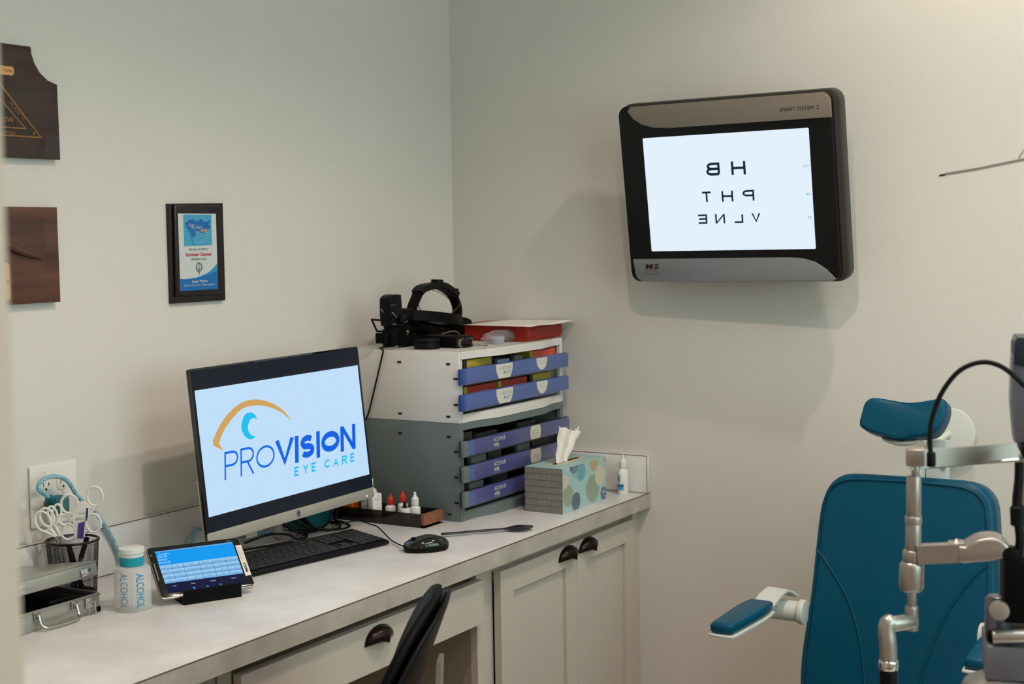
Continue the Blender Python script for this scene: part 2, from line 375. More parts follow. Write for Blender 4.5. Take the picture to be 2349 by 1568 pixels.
# lamp fixtures
for (x, y, lb, pw), lo in zip(LIGHTS, LAMPS):
    t = thing('recessed_light', lb, 'ceiling light', (x, y, CZ-.016))
    obj('trim_ring', lathe(B(), [(.050, .0), (.085, .0), (.09, .006), (.09, .016), (.050, .016), (.050, .0)]), 'white', t)
    obj('lens', cyl(B(), (0, 0, .008), (0, 0, .014), .05), 'lamp', t)
    COL.objects.link(lo); lo.parent = t; lo.location = (0, 0, -.004)
for (pxy, lampo, sx, sy, lb) in ((FILL_PANEL, FILL_PANEL_LAMP, .6, .3, 'long added fill light panel in the room ceiling, out of view'), (FILL_PANEL2, FILL_PANEL2_LAMP, .3, .6, 'added fill light panel in the corridor ceiling, out of view')):
    t = thing('added_fill_panel', lb, 'ceiling light', (pxy[0], pxy[1], CZ-.02))  # added fill fixture, placed out of view
    b = B(); box(b, (-sx-.03, -sy-.03, 0), (-sx, sy+.03, .0195)); box(b, (sx, -sy-.03, 0), (sx+.03, sy+.03, .0195)); box(b, (-sx, -sy-.03, 0), (sx, -sy, .0195)); box(b, (-sx, sy, 0), (sx, sy+.03, .0195)); obj('frame', b, 'white', t)
    obj('diffuser', box(B(), (-sx, -sy, .010), (sx, sy, .016)), 'lamp', t)
    COL.objects.link(lampo); lampo.parent = t; lampo.location = (0, 0, -.004)

# ------------------------------------------------------------------ worktop and cabinets
ct = thing('countertop', 'long pale grey laminate worktop running along the left wall into the corner', 'countertop', (-1.5, -.3, -.04))
def L(lo, hi, o=(-1.5, -.3, -.04)): return tuple(lo[i]-o[i] for i in range(3)), tuple(hi[i]-o[i] for i in range(3))
obj('worktop', box(B(), *L((-3.09, -.6335, -.04), (-.001, -.001, 0)), bev=.0008), 'counter', ct)
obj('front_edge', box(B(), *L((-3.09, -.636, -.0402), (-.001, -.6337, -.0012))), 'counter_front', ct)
obj('edge_seam', box(B(), *L((-3.09, -.6362, -.0012), (-.001, -.6330, .0002))), 'seam', ct)
for lo, hi in (((-3.09, -.019, .0), (-.001, -.001, .104)), ((-.019, -.634, .0), (-.001, -.0195, .104))):
    obj('backsplash', box(B(), *L(lo, hi), bev=.001), 'counter', ct)
b = B(); box(b, *L((-3.09, -.0196, .0), (-.02, -.018, .0016))); box(b, *L((-.0196, -.634, .0), (-.018, -.02, .0016))); box(b, *L((-3.09, -.0195, .1030), (-.02, -.018, .1046))); box(b, *L((-.0195, -.6345, .1030), (-.018, -.02, .1046))); box(b, *L((-.0195, -.6345, .0), (-.018, -.6335, .1046)))
obj('backsplash_seam', b, 'seam', ct)

def cup_pull(parent, x, z, y):
    # bin pull: quarter-ellipsoid shell, open below
    b = B(); n = 18; mrow = 8; rows = []
    rx, rz, ry = .047, .033, .028
    for j in range(mrow+1):
        ph = R_(90*j/mrow)
        rows.append([b.verts.new((x+rx*math.cos(R_(180*i/n))*math.cos(ph)**.8, y-ry*math.sin(ph)*(.35+.65*math.sin(R_(180*i/n))**.5), z+rz*math.sin(R_(180*i/n))*math.cos(ph)**.55)) for i in range(n+1)])
    for A, C in zip(rows, rows[1:]):
        for i in range(n): b.faces.new((A[i], A[i+1], C[i+1], C[i]))
    bmesh.ops.remove_doubles(b, verts=b.verts[:], dist=1e-5)
    o = obj('handle', b, 'bronze', parent, smooth=80)
    s = o.modifiers.new('thick', 'SOLIDIFY'); s.thickness = .002
    obj('handle_rim', prism(B(), ell(.0485, .0345, 24, x, z, 0, 180)+[(x-.0485, z-.001), (x+.0485, z-.001)], y, y-.003, .001), 'bronze', o)
    return o
def shaker(parent, x0, x1, z0, z1, y0=-.592, y1=-.612, fr=.057, hx=None):
    b = B()
    box(b, (x0, y1, z0), (x0+fr, y0, z1), .0008, 1); box(b, (x1-fr, y1, z0), (x1, y0, z1), .0008, 1)
    box(b, (x0+fr, y1, z1-fr), (x1-fr, y0, z1), .0008, 1); box(b, (x0+fr, y1, z0), (x1-fr, y0, z0+fr), .0008, 1)
    d = obj('door', b, 'cabinet', parent)
    obj('door_panel', box(B(), (x0+fr+.0006, y1+.010, z0+fr+.0006), (x1-fr-.0006, y0, z1-fr-.0006)), 'cabinet', d)
    return d
def carcass(name, lb, x0, x1):
    t = thing(name, lb, 'cabinet', (0, 0, 0))
    b = B(); box(b, (x0, -.585, -.66), (x0+.030, -.02, -.0405)); box(b, (x1-.030, -.585, -.66), (x1, -.02, -.0405)); box(b, (x0+.0302, -.585, -.66), (x1-.0302, -.02, -.642)); box(b, (x0+.0302, -.585, -.092), (x1-.0302, -.5, -.0405)); box(b, (x0+.0302, -.04, -.64), (x1-.0302, -.02, -.093))
    obj('body', b, 'cabinet', t)
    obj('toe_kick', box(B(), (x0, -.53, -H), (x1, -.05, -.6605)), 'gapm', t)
    return t
cab = carcass('base_cabinet', 'cream shaker base cabinet with two doors under the worktop next to the right wall', -.786, -.044)
d1 = shaker(cab, -.762, -.3885, -.65, -.066); cup_pull(d1, -.437, -.100, -.612)
d2 = shaker(cab, -.3865, -.052, -.65, -.066); cup_pull(d2, -.330, -.098, -.612)
obj('filler_strip', box(B(), (-.0435, -.60, -H), (-.0005, -.58, -.0405)), 'cabinet', cab)
# knee-hole drawer between the two cabinets
kn = thing('desk_drawer', 'wide cream drawer over the knee space behind the black office chair', 'drawer', (0, 0, 0))
obj('drawer_front', box(B(), (-1.662, -.612, -.168), (-.838, -.592, -.068), .0008, 1), 'cabinet', kn)
cup_pull(kn.children[0], -1.245, -.108, -.612)
obj('stile', box(B(), (-.834, -.590, -H), (-.7880, -.572, -.0405)), 'cabinet', kn); obj('stile', box(B(), (-1.70, -.590, -H), (-1.664, -.572, -.0405)), 'cabinet', kn)
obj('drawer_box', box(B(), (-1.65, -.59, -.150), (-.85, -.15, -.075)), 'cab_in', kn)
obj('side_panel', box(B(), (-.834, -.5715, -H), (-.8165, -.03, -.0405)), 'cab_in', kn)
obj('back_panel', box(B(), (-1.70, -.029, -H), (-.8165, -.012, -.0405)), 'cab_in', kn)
lc = carcass('base_cabinet', 'cream drawer cabinet at the bottom left corner, under the near end of the worktop', -2.45, -1.702)
for k, (z0, z1) in enumerate(((-.20, -.068), (-.42, -.205), (-.65, -.425))):
    dr = obj('drawer', box(B(), (-2.44, -.612, z0), (-1.715, -.592, z1), .0008, 1), 'cabinet', lc); cup_pull(dr, -2.08, z1-.05, -.612)

# ------------------------------------------------------------------ stacked drawer units with contact-lens trays
UX0, UX1, UY0, UY1 = -.586, -.052, -.392, -.022
def bow(x):                       # the front bows out between its two corners
    u = (x-UX0)/(UX1-UX0)
    k = min(1, max(0, (u-.10)/.22)); k2 = min(1, max(0, (.92-u)/.22)); s = lambda q: q*q*(3-2*q)
    return -.022*s(k)*s(k2)
def unit(name, lb, mt, z0, z1, oz0, oz1, hang=0):
    t = thing(name, lb, 'drawer unit', (UX0, UY0, z0)); o = Vector((UX0, UY0, z0))
    def bb(lo, hi, bev=0): return box(B(), tuple(Vector(lo)-o), tuple(Vector(hi)-o), bev)
    obj('side_panel', bb((UX0, UY0, z0), (UX0+.010, UY1, z1), .0015), mt, t)
    obj('side_panel', bb((UX1-.010, UY0, z0), (UX1, UY1, z1), .0015), mt, t)
    obj('back_panel', bb((UX0+.0105, UY1-.008, z0+.0065), (UX1-.0105, UY1, z1-.0065)), mt, t)
    for nm, za, zb, hz0, hz1 in (('top_panel', z1-.012, z1, oz1, z1), ('bottom_panel', z0, z0+.008, z0, oz0)):
        obj(nm, bb((UX0+.0105, UY0+.001, za), (UX1-.0105, UY1-.0085, zb)), mt, t)
        b = B(); N = 40; rows = []
        for i in range(N+1):
            x = UX0+.0105+(UX1-UX0-.021)*i/N; y = UY0+bow(x)
            rows.append([b.verts.new(Vector(p)-o) for p in ((x, UY0+.006, hz0), (x, y, hz0+(.002 if nm == 'top_panel' else 0)), (x, y, hz1-.002), (x, y+.003, hz1), (x, UY0+.006, hz1))])
        for A, C in zip(rows, rows[1:]):
            for i in range(5): b.faces.new((A[i], A[(i+1) % 5], C[(i+1) % 5], C[i]))
        b.faces.new(rows[0]); b.faces.new(rows[-1][::-1])
        obj('front_rail', b, mt, t)
    b = B(); box(b, tuple(Vector((UX0+.0105, UY0+.0005, oz0))-o), tuple(Vector((UX0+.0165, UY0+.010, oz1))-o)); box(b, tuple(Vector((UX1-.0165, UY0+.0005, oz0))-o), tuple(Vector((UX1-.0105, UY0+.010, oz1))-o))
    obj('front_stile', b, mt, t)
    return t, o
def slots(t, o, pts):
    for (px, py, w) in pts:
        p = onx(px, py, UX0)-o
        s = obj('slot_shade', box(B(), (-.0006, p.y-.006*w, p.z-.0028), (.004, p.y+.006*w, p.z+.0028)), 'gapm', t)  # dark raised box, stands for the shade inside an open slot
        obj('slot_lip', box(B(), (-.0009, p.y-.0065*w, p.z-.0048), (.002, p.y+.0065*w, p.z-.0030)), t.children[0].data.materials[0], s)
uw, ow = unit('drawer_unit', 'white plastic drawer case with two blue-labelled trays, stacked on the grey case', 'unitw', .2485, .427, .270, .406)
slots(uw, ow, [(916, 830, 1), (1028, 835, 1), (918, 948, 1), (1028.5, 955.5, 1), (1045.5, 869, 1.1), (1046, 928.5, 1.1)])
ug, og = unit('drawer_unit', 'grey plastic drawer case with three navy trays standing on the worktop', 'unitg', 0, .248, .026, .228)
slots(ug, og, [(918, 992.5, 1), (1029.5, 1001, 1), (1046.5, 1035.5, 1.1), (1047, 1094.5, 1.1), (1048, 1153, 1.1), (1031.5, 1179, 1)])
def tray(t, o, z0, z1, kind):
    x0, x1, y0, y1 = -.597, -.041, -.410, -.396
    Q = lambda lo, hi: (tuple(Vector(lo)-o), tuple(Vector(hi)-o))
    dr = obj('drawer', box(B(), *Q((x0, y1-.0025, z0), (x1, y1, z1))), 'traydark' if kind else 'bluelab', t)
    b = B(); box(b, *Q((x0+.030, y1+.0005, z0+.001), (x0+.032, UY1-.02, z0+.022))); box(b, *Q((x1-.032, y1+.0005, z0+.001), (x1-.030, UY1-.02, z0+.022))); box(b, *Q((x0+.030, y1+.0005, z0+.001), (x1-.030, UY1-.02, z0+.003)))
    obj('tray_bin', b, 'traydark', dr)
    lx = x0+.024
    # label insert with the printed marks
    lab = obj('label', box(B(), *Q((lx, y0+.003, z0+.0015), (x1-.004, y1-.0028, z1-.0015)), bev=.0005), 'bluelab' if not kind else 'navylab', dr)
    grip = obj('grip_end', box(B(), *Q((x0, y0, z0), (lx-.001, y1-.0028, z1)), bev=.0025), 'bluelab' if not kind else 'unitg', dr)
    obj('front_cover', box(B(), *Q((x0+.012, y0-.0012, z0-.0008), (x1, y0+.0005, z1+.0012)), bev=.0006), 'clear', dr)
    yy = y0+.0026; P = Plane((x0, yy, z0), rotm(0, 0, 0)); ox, oy, oz = (Vector((x0, yy, z0))-o)
    h = z1-z0; W = x1-x0
    def pl(nm, bm, mt): bmesh.ops.translate(bm, verts=bm.verts[:], vec=(ox, oy, oz)); obj(nm, bm, mt, lab, smooth=0)
    if not kind:
        cx = .205; w = .042
        pts = [(cx-w, h-.0016), (cx-w*.98, h*.6), (cx-w*.82, h*.25), (cx-w*.66, .0016), (cx+w*.66, .0016), (cx+w*.82, h*.25), (cx+w*.98, h*.6), (cx+w, h-.0016)]
        pl('label_patch', prism(B(), pts, 0, 0), 'labwhite')
        c2 = .402; pl('label_patch', prism(B(), [(c2+.030, h-.0016)]+ell(.030, h*.80, 16, c2, h-.003, 0, -180)+[(c2-.030, h-.0016)], 0, 0), 'labwhite')
        b = B(); text(b, 'ACUVUE', cx-.012, h*.58, cx+.034, h*.80, -.0003); pl('printed_name', b, 'labgrey')
        b = B(); text(b, '1•DAY', cx-.030, h*.60, cx-.014, h*.70, -.0003); text(b, 'brand contact lenses', cx-.006, h*.19, cx+.03, h*.215, -.0003); text(b, 'QTY', .03, h*.09, .042, h*.13, -.0003); pl('fine_print', b, 'labgrey')
        b = B(); text(b, 'MOIST', cx-.006, h*.30, cx+.031, h*.50, -.0003, weight=.008, shear=.2); pl('printed_name', b, 'labcyan')
        b = B(); text(b, '8.5  14.2', c2-.011, h*.74, c2+.011, h*.82, -.0003); pl('printed_sizes', b, 'labcyan')
        b = B(); text(b, '-0.50 TO -3.00', c2-.018, h*.55, c2+.018, h*.61, -.0003); pl('fine_print', b, 'labgrey')
    else:
        cx = .145
        b = B(); text(b, 'ACUVUE', cx, h*.55, cx+.058, h*.80, -.0003); text(b, 'vita', cx, h*.22, cx+.026, h*.50, -.0003, weight=.01); text(b, 'brand contact lenses', cx, h*.13, cx+.034, h*.16, -.0003); pl('printed_name', b, 'labwhite')
        c2 = .362; w = .029
        pts = [(c2-w*.8, .002)]+[(c2-w*(1-.18*abs(2*k/8-1)**2), .002+(h-.004)*k/8) for k in range(1, 8)]+[(c2-w*.8, h-.002), (c2+w*.8, h-.002)]+[(c2+w*(1-.18*abs(2*k/8-1)**2), .002+(h-.004)*k/8) for k in range(7, 0, -1)]+[(c2+w*.8, .002)]
        pl('label_patch', prism(B(), pts, 0, 0), 'labwhite')
        b = B(); text(b, '8.4  8.8', c2-.010, h*.58, c2+.010, h*.64, -.0003); text(b, '-3.25 TO -6.00', c2-.018, h*.40, c2+.018, h*.48, -.0003); pl('printed_sizes', b, 'labgrey')
        # paler violet end of the insert
        pl('label_edge', prism(B(), [(.026, .0018), (.052, .0018), (.052, h-.0018), (.026, h-.0018)], .0001, .0001), 'bluelab')
    return dr
for z0, z1 in ((.345, .385), (.280, .321)): tray(uw, ow, z0, z1, 0)
for z0, z1 in ((.165, .205), (.101, .142), (.038, .078)): tray(ug, og, z0, z1, 1)
# contact-lens boxes lying in the trays
def lens_box(x0, x1, zb, zt, col, lb, dark=0, g=None, y=-.388, tilt=0):
    t = thing('contact_lens_box', lb, 'box', ((x0+x1)/2, y+.012, zb), Matrix.Rotation(R_(tilt), 3, 'Z'), group=g)
    w = (x1-x0)/2
    obj('carton', box(B(), (-w, -.010, 0), (w, .045, zt-zb), .0005), col, t)
    b = B()
    for k in range(3):
        a = -w+.028+k*(2*w-.036)/3
        text(b, 'contact lenses', a, (zt-zb)*.62, a+(2*w-.036)/3*.8, (zt-zb)*.72, -.0104); text(b, 'thirty lenses', a, (zt-zb)*.42, a+(2*w-.036)/3*.7, (zt-zb)*.52, -.0104)
    obj('printed_lines', b, 'labgrey' if col in ('yellow', 'darkbox') else 'labwhite', t, smooth=0)
    obj('end_band', box(B(), (-w-.0004, -.0104, -.0), (-w+.016, .0452, zt-zb+.0004), 0), 'darkbox' if dark else 'yellow', t)
    return t
G1 = 'contact lens boxes in the trays'
lens_box(-.556, -.420, .349, .403, 'yellow', 'yellow contact lens box with a dark end, at the left of the top tray', 1, G1)
lens_box(-.410, -.330, .349, .392, 'bluebox', 'pale blue card box in the middle of the top tray', 1, G1)
lens_box(-.322, -.262, .349, .396, 'greybox', 'grey-blue card box in the top tray just right of the pale blue one', 1, G1)
lens_box(-.225, -.082, .349, .401, 'redbox2', 'bright salmon red lens box at the right of the top tray', 0, G1)
lens_box(-.400, -.235, .352, .400, 'redbox', 'dark red lens box lying behind the blue ones in the top tray', 0, G1, y=-.32)
lens_box(-.556, -.402, .284, .336, 'redbox', 'dark red lens box at the left of the second tray', 0, G1)
lens_box(-.390, -.240, .284, .336, 'redbox', 'dark red lens box in the middle of the second tray', 0, G1)
lens_box(-.226, -.110, .284, .338, 'yellow', 'yellow lens box with a black end at the right of the second tray', 1, G1)
for k, (xa, xb, zb, zt, cl, lb) in enumerate(((-.560, -.520, .169, .222, 'darkbox', 'black lens box standing at the left of the upper navy tray'), (-.505, -.40, .169, .212, 'darkbox', 'low black lens box second in the upper navy tray'), (-.30, -.20, .169, .215, 'darkbox', 'black lens box at the right of the upper navy tray'),
        (-.545, -.455, .105, .156, 'greybox', 'grey-white lens box at the left of the middle navy tray'), (-.445, -.38, .105, .158, 'darkbox', 'black lens box second from the left in the middle navy tray'), (-.315, -.23, .105, .156, 'greybox', 'grey lens box at the right of the middle navy tray'), (-.22, -.13, .105, .156, 'darkbox', 'black lens box behind the tissue in the middle navy tray'),
        (-.555, -.47, .042, .090, 'greybox', 'low grey lens box at the left of the lowest navy tray'), (-.43, -.35, .042, .093, 'darkbox', 'black lens box in the middle of the lowest navy tray'))):
    lens_box(xa, xb, zb, zt, cl, lb, 1, G1)
# ------------------------------------------------------------------ big monitor
MS = .585/.5977                                   # true size of the panel
PM = Plane(Vector((-1.289, -.426, .31)).lerp(Vector((-.977, -.167, .255)), (.585-.527)/(.5977-.527)), rotm(.869, -5.737, -.395))
mon = thing('monitor', 'large desktop monitor with a silver chin showing an eye care logo', 'monitor', PM.c, PM.R)
w2 = .309*MS; zt = .186*MS; zc = -.172*MS; zb = -.197*MS
obj('bezel', prism(B(), rrect(2*w2, zt-zb, .006, 4, 0, (zt+zb)/2), 0, .0088, .001), 'blackg', mon)
obj('display', prism(B(), [(-.3045*MS, zc+.001), (.3045*MS, zc+.001), (.3045*MS, zt-.004), (-.3045*MS, zt-.004)], -.0006, -.0006), 's_off', mon, smooth=0)
obj('back_cover', box(B(), (-.286, .009, zb+.012), (.286, .020, zt-.020), .004), 'white', mon)
bc = obj('rear_housing', box(B(), (-.2, .0202, zb+.02), (.2, .045, .05), .012), 'white', mon)
ch = obj('chin', prism(B(), rrect(2*w2, zc-zb, .003, 3, 0, (zc+zb)/2), -.0012, .0095, .0008), 'silver', mon)
obj('chin_side', box(B(), (-w2+.0005, .0090, zb+.004), (-w2+.012, .0135, -.055), .0008), 'silver', mon)
q = [PM.loc(*p) for p in ((445.7, 895.7), (819.4, 837.2), (847, 1087), (478.2, 1186.2))]
X0 = (q[0].x+q[3].x)/2; X1 = (q[1].x+q[2].x)/2; Z1 = (q[0].z+q[1].z)/2; Z0 = (q[2].z+q[3].z)/2
im = obj('picture', prism(B(), [(X0, Z0), (X1, Z0), (X1, Z1), (X0, Z1)], -.0009, -.0009), 's_light', mon, smooth=0)
S3 = lambda x, y: (420+x/3.267, 780+y/3.267)
def trace(pts, S=S3, P=PM, n=4): return smooth2([P.xz(*S(*p)) for p in pts], n)
def tpoly(pts, S=S3, P=PM): return [P.xz(*S(*p)) for p in pts]
arc_out = [(300, 828), (222, 788), (220, 755), (270, 640), (340, 545), (430, 470), (530, 443), (640, 462), (740, 520), (812, 604)]
arc_in = [(735, 540), (640, 500), (545, 488), (450, 508), (380, 570), (310, 665), (268, 762), (272, 785)]
obj('logo_arc', prism(B(), smooth2([PM.xz(*S3(*p)) for p in arc_out[2:]], 4, False)+smooth2([PM.xz(*S3(*p)) for p in arc_in], 4, False)+tpoly(arc_out[:2]), -.0012, -.0012), 's_gold', im, smooth=0)
cr = [(551, 591), (530, 552), (495, 541), (455, 565), (434, 640), (450, 705), (490, 740), (520, 738), (540, 718)]
cr2 = [(510, 715), (487, 680), (484, 640), (500, 598), (525, 580)]
obj('logo_crescent', prism(B(), smooth2([PM.xz(*S3(*p)) for p in cr], 4, False)+smooth2([PM.xz(*S3(*p)) for p in cr2], 4, False), -.0012, -.0012), 's_cyan', im, smooth=0)
def word(s, P, S, boxes, mt, parent, name='logo_letter', weight=0, y=-.0012, shear=0, **k):
    # every letter gets the box (left-bottom, right-top) it has in the photograph
    b = B()
    for c, (a0, a1) in zip(s, boxes):
        u = P.xz(*S(*a0)); v = P.xz(*S(*a1)); text(b, c, u[0], u[1], v[0], v[1], y, weight=weight, shear=shear, **k)
    return obj(name, b, mt, parent, smooth=0)
def logo(word_, boxes, w_, mt, nm, sh=.15):
    for c, (a0, a1) in zip(word_, boxes):
        u = PM.xz(*S3(*a0)); v = PM.xz(*S3(*a1)); obj(nm, glyph(B(), c, u[0], u[1], v[0], v[1], w_*.00146, -.0012, sh), mt, im, smooth=0)
logo('PRO', [((308, 1050), (410, 816)), ((428, 1022), (528, 790)), ((546, 970), (682, 772))], 3.5, 's_blue2', 'logo_letter')
logo('VISION', [((688, 955), (828, 720)), ((834, 922), (864, 712)), ((876, 892), (980, 698)), ((994, 884), (1024, 678)), ((1034, 850), (1168, 666)), ((1178, 838), (1287, 624))], 9.3, 's_blue', 'logo_letter')
logo('EYECARE', [((831, 1022), (867, 942)), ((896, 1004), (937, 926)), ((960, 988), (995, 910)), ((1056, 960), (1100, 888)), ((1121, 950), (1163, 874)), ((1188, 932), (1226, 858)), ((1250, 914), (1284, 840))], 2.8, 's_cyan', 'logo_letter')
# maker's roundel and the model marking
u = PM.loc(684, 1178)
obj('badge', prism(B(), ell(.0072, .0088, 28, u.x, (zc+zb)/2), -.0016, -.001), 'steel', ch)
b = B(); text(b, 'hp', u.x-.0036, (zc+zb)/2-.006, u.x+.0038, (zc+zb)/2+.006, -.0019, shear=.25); obj('badge_letters', b, 'ink', ch, smooth=0)
b = B(); text(b, '27w', .282, zc-.009, .292, zc-.005, -.0015); obj('model_mark', b, 'tvtop', ch, smooth=0)
obj('power_light', box(B(), (.2700, -.0022, zb+.006), (.2728, -.001, zb+.0085)), 'led', mon)
# stand (in world coordinates relative to the monitor root)
def W2(P, *p): return P.R.transposed() @ (Vector(p)-P.c)
b = B(); fx = onz(600, 1236, .02)
pts = [(-1.0, -.075, .10), (-.985, -.080, .055), (-.978, -.100, .012)]
st = B()
for xs in (-.955, ):
    sweep(st, [W2(PM, xs+.035, -.105, .14), W2(PM, xs+.01, -.112, .06), W2(PM, xs-.022, -.125, .006)], [(-.016, -.004), (.016, -.004), (.016, .004), (-.016, .004)], up=Vector((0, 1, 0)))
obj('stand_leg', st, 'silver2', mon)
bb2 = B(); tube(bb2, [W2(PM, -1.10, -.09, .004), W2(PM, -1.03, -.135, .004), W2(PM, -.90, -.135, .004), W2(PM, -.86, -.08, .004)], .0035, 8); obj('stand_foot', bb2, 'silver2', mon)
obj('type_label', box(B(), tuple(W2(PM, -1.045, -.088, .016)), tuple(W2(PM, -1.005, -.086, .035))), 'whitep', mon)

# ------------------------------------------------------------------ keyboard
kc = (-1.048, -.262); kyaw = -6
u0 = onz(612, 1313, .004); u1 = onz(893, 1246, .004)
kyaw = math.degrees(math.atan2(u1.y-u0.y, u1.x-u0.x))
KW, KD = .436, .128
kR = Matrix.Rotation(R_(kyaw), 3, 'Z')
korg = Vector((u1.x, u1.y, 0))+kR @ Vector((-KW/2+.004, KD/2+.002, 0))
kb = thing('keyboard', 'black wired keyboard lying in front of the monitor', 'keyboard', korg, kR)
b = B(); prof = [(-KD/2, .002), (-KD/2, .009), (-KD/2+.006, .012), (KD/2-.012, .022), (KD/2, .024), (KD/2, .002)]
t = bmesh.new(); A = [t.verts.new((-KW/2, y, z)) for y, z in prof]; C = [t.verts.new((KW/2, y, z)) for y, z in prof]
for i in range(6): t.faces.new((A[i], A[(i+1) % 6], C[(i+1) % 6], C[i]))
t.faces.new(A); t.faces.new(C[::-1]); bmesh.ops.bevel(t, geom=t.edges[:], offset=.0035, segments=3, profile=.5, affect='EDGES'); merge(b, t)
obj('body', b, 'black', kb)
b = B()
for x in (-.2, .2): box(b, (x-.01, KD/2-.02, 0), (x+.01, KD/2-.01, .006)); box(b, (x-.01, -KD/2+.01, 0), (x+.01, -KD/2+.02, .004))
obj('rubber_feet', b, 'rubber', kb)
def kz(y): return .0122+(y+KD/2-.006)*(.010/(KD-.018))
rows = []
P0 = .0186
def row(y, d, items, x0=-KW/2+.010):
    x = x0
    for wd in items:
        if wd < 0: x += -wd*P0; continue
        rows.append((x+.0009, x+wd*P0-.0009, y, y+d-.0018)); x += wd*P0
NP = [-.3, 1, 1, 1, -.3, 1, 1, 1, 1]
yy = -KD/2+.0105
NUM = [-.2, 1, 1, 1, -.2, 1, 1, 1, 1]
for lay, dep in (([1.25, 1.25, 1.25, 6.25, 1.25, 1.25, 1.25, 1.25, -.2, 1, 1, 1, -.2, 2, 1, 1], .0168), ([2.25]+[1]*10+[2.75, -1.2, 1, -1.2, 1, 1, 1, 1], .0168), ([1.75]+[1]*11+[2.25, -3.4, 1, 1, 1, 1], .0168),
        ([1.5]+[1]*12+[1.5]+NUM, .0168), ([1]*13+[2]+NUM, .0168), ([1.25]*12+NUM, .0125)):
    row(yy, dep, lay); yy += dep+(.0012 if dep > .015 and len(rows) > 80 else 0)
rows = [r for r in rows if r[1] < KW/2-.004]
rows.sort(key=lambda r: -(r[1]-r[0]))
rows = rows[:112]; leg = B(); extra = B()
sl = math.atan2(.010, KD-.018)
for i, (xa, xb, ya, yb) in enumerate(rows):
    mx = Matrix.Translation(((xa+xb)/2, (ya+yb)/2, kz((ya+yb)/2)+.0002)) @ Matrix.Rotation(sl, 4, 'X')
    a, d = (xb-xa)/2, (yb-ya)/2
    if i < 98: obj('key', box(B(), (-a, -d, 0), (a, d, .0036), .0009, 2, mx=mx), 'keym', kb)
    else: box(extra, (-a, -d, 0), (a, d, .0036), .0009, 2, mx=mx)
    cset = 'QWERTYUIOPASDFGHJKLZXCVBNM1234567890'
    if xb-xa < .06:
        tt = bmesh.new(); text(tt, cset[(i*7) % 36], -.0012, -.0016, .0012, .0016, 0)
        for v in tt.verts: v.co = Vector((v.co.x-a*.15, v.co.z+d*.1, .00375))
        merge(leg, tt, mx)
if extra.verts:
    e = obj('keys', extra, 'keym', kb); e['kind'] = 'stuff'
obj('key_legends', leg, 'legend', kb, smooth=0)

# ------------------------------------------------------------------ mouse
mp = onz(988, 1262, .0); my = math.degrees(math.atan2(*(lambda a: (a.y, a.x))(onz(1030, 1262, .01)-onz(938, 1256, .01))))
ms = thing('computer_mouse', 'glossy black wired mouse beside the keyboard', 'mouse', onz(986, 1266, 0)+Vector((.012, .018, 0)), Matrix.Rotation(R_(-42), 3, 'Z'))
def mouse_bm(scale_top, zlo, zhi):
    b = B(); n = 20; m_ = 10; L_, Wd = .054, .031
    rows = []
    for j in range(m_+1):
        ph = R_(90*j/m_); c = math.cos(ph)**.75; s = math.sin(ph)
        rg = []
        for i in range(n):
            a = 2*math.pi*i/n; x = L_*math.copysign(abs(math.cos(a))**.85, math.cos(a)); y = Wd*math.copysign(abs(math.sin(a))**.9, math.sin(a))*(1-.12*math.cos(a))
            hz = zlo+(zhi-zlo)*s*(1-.18*(x/L_)**2+.10*x/L_)
            rg.append(b.verts.new((x*c, y*c, hz)))
        rows.append(rg)
    for A, C in zip(rows, rows[1:]):
        for i in range(n): b.faces.new((A[i], A[(i+1) % n], C[(i+1) % n], C[i]))
    bmesh.ops.remove_doubles(b, verts=b.verts[:], dist=1e-5)
    b.faces.new([v for v in rows[0] if v.is_valid][::-1])
    return b
obj('top_shell', mouse_bm(1, .012, .036), 'blackg', ms, smooth=60)
b = B(); lathe(b, [(0, .0), (.049, .0), (.052, .004), (.0535, .0125), (0, .0125)], 40)
for v in b.verts: v.co.y *= .58
obj('base', b, 'black', ms)
obj('scroll_wheel', cyl(B(), (-.030, -.003, .0275), (-.030, .003, .0275), .0055), 'rubber', ms)
b = B(); tt = bmesh.new(); text(tt, 'hp', -.003, -.003, .003, .003, 0)
for v in tt.verts: v.co = Vector((v.co.x, v.co.z, 0))
merge(b, tt, Matrix.Translation((.026, 0, .0352)) @ Matrix.Rotation(R_(12), 4, 'Y')); obj('badge_letters', b, 'legend', ms, smooth=0)
Rm = Matrix.Rotation(R_(42), 3, 'Z'); org = Vector(ms.location)-Vector((0, 0, H))
pth = [onz(935, 1256, .010), onz(900, 1240, .006), onz(868, 1213, .012)+Vector((0, 0, .004)), onz(850, 1202, .025), onz(822, 1194, .034), onz(790, 1199, .030), onz(765, 1208, .026), onz(752, 1216, .024), Vector((-.90, -.10, .012)), Vector((-.93, -.06, .005))]
obj('cable', tube(B(), [Rm @ (p-org) for p in pth], .0016, 8), 'rubber', ms)

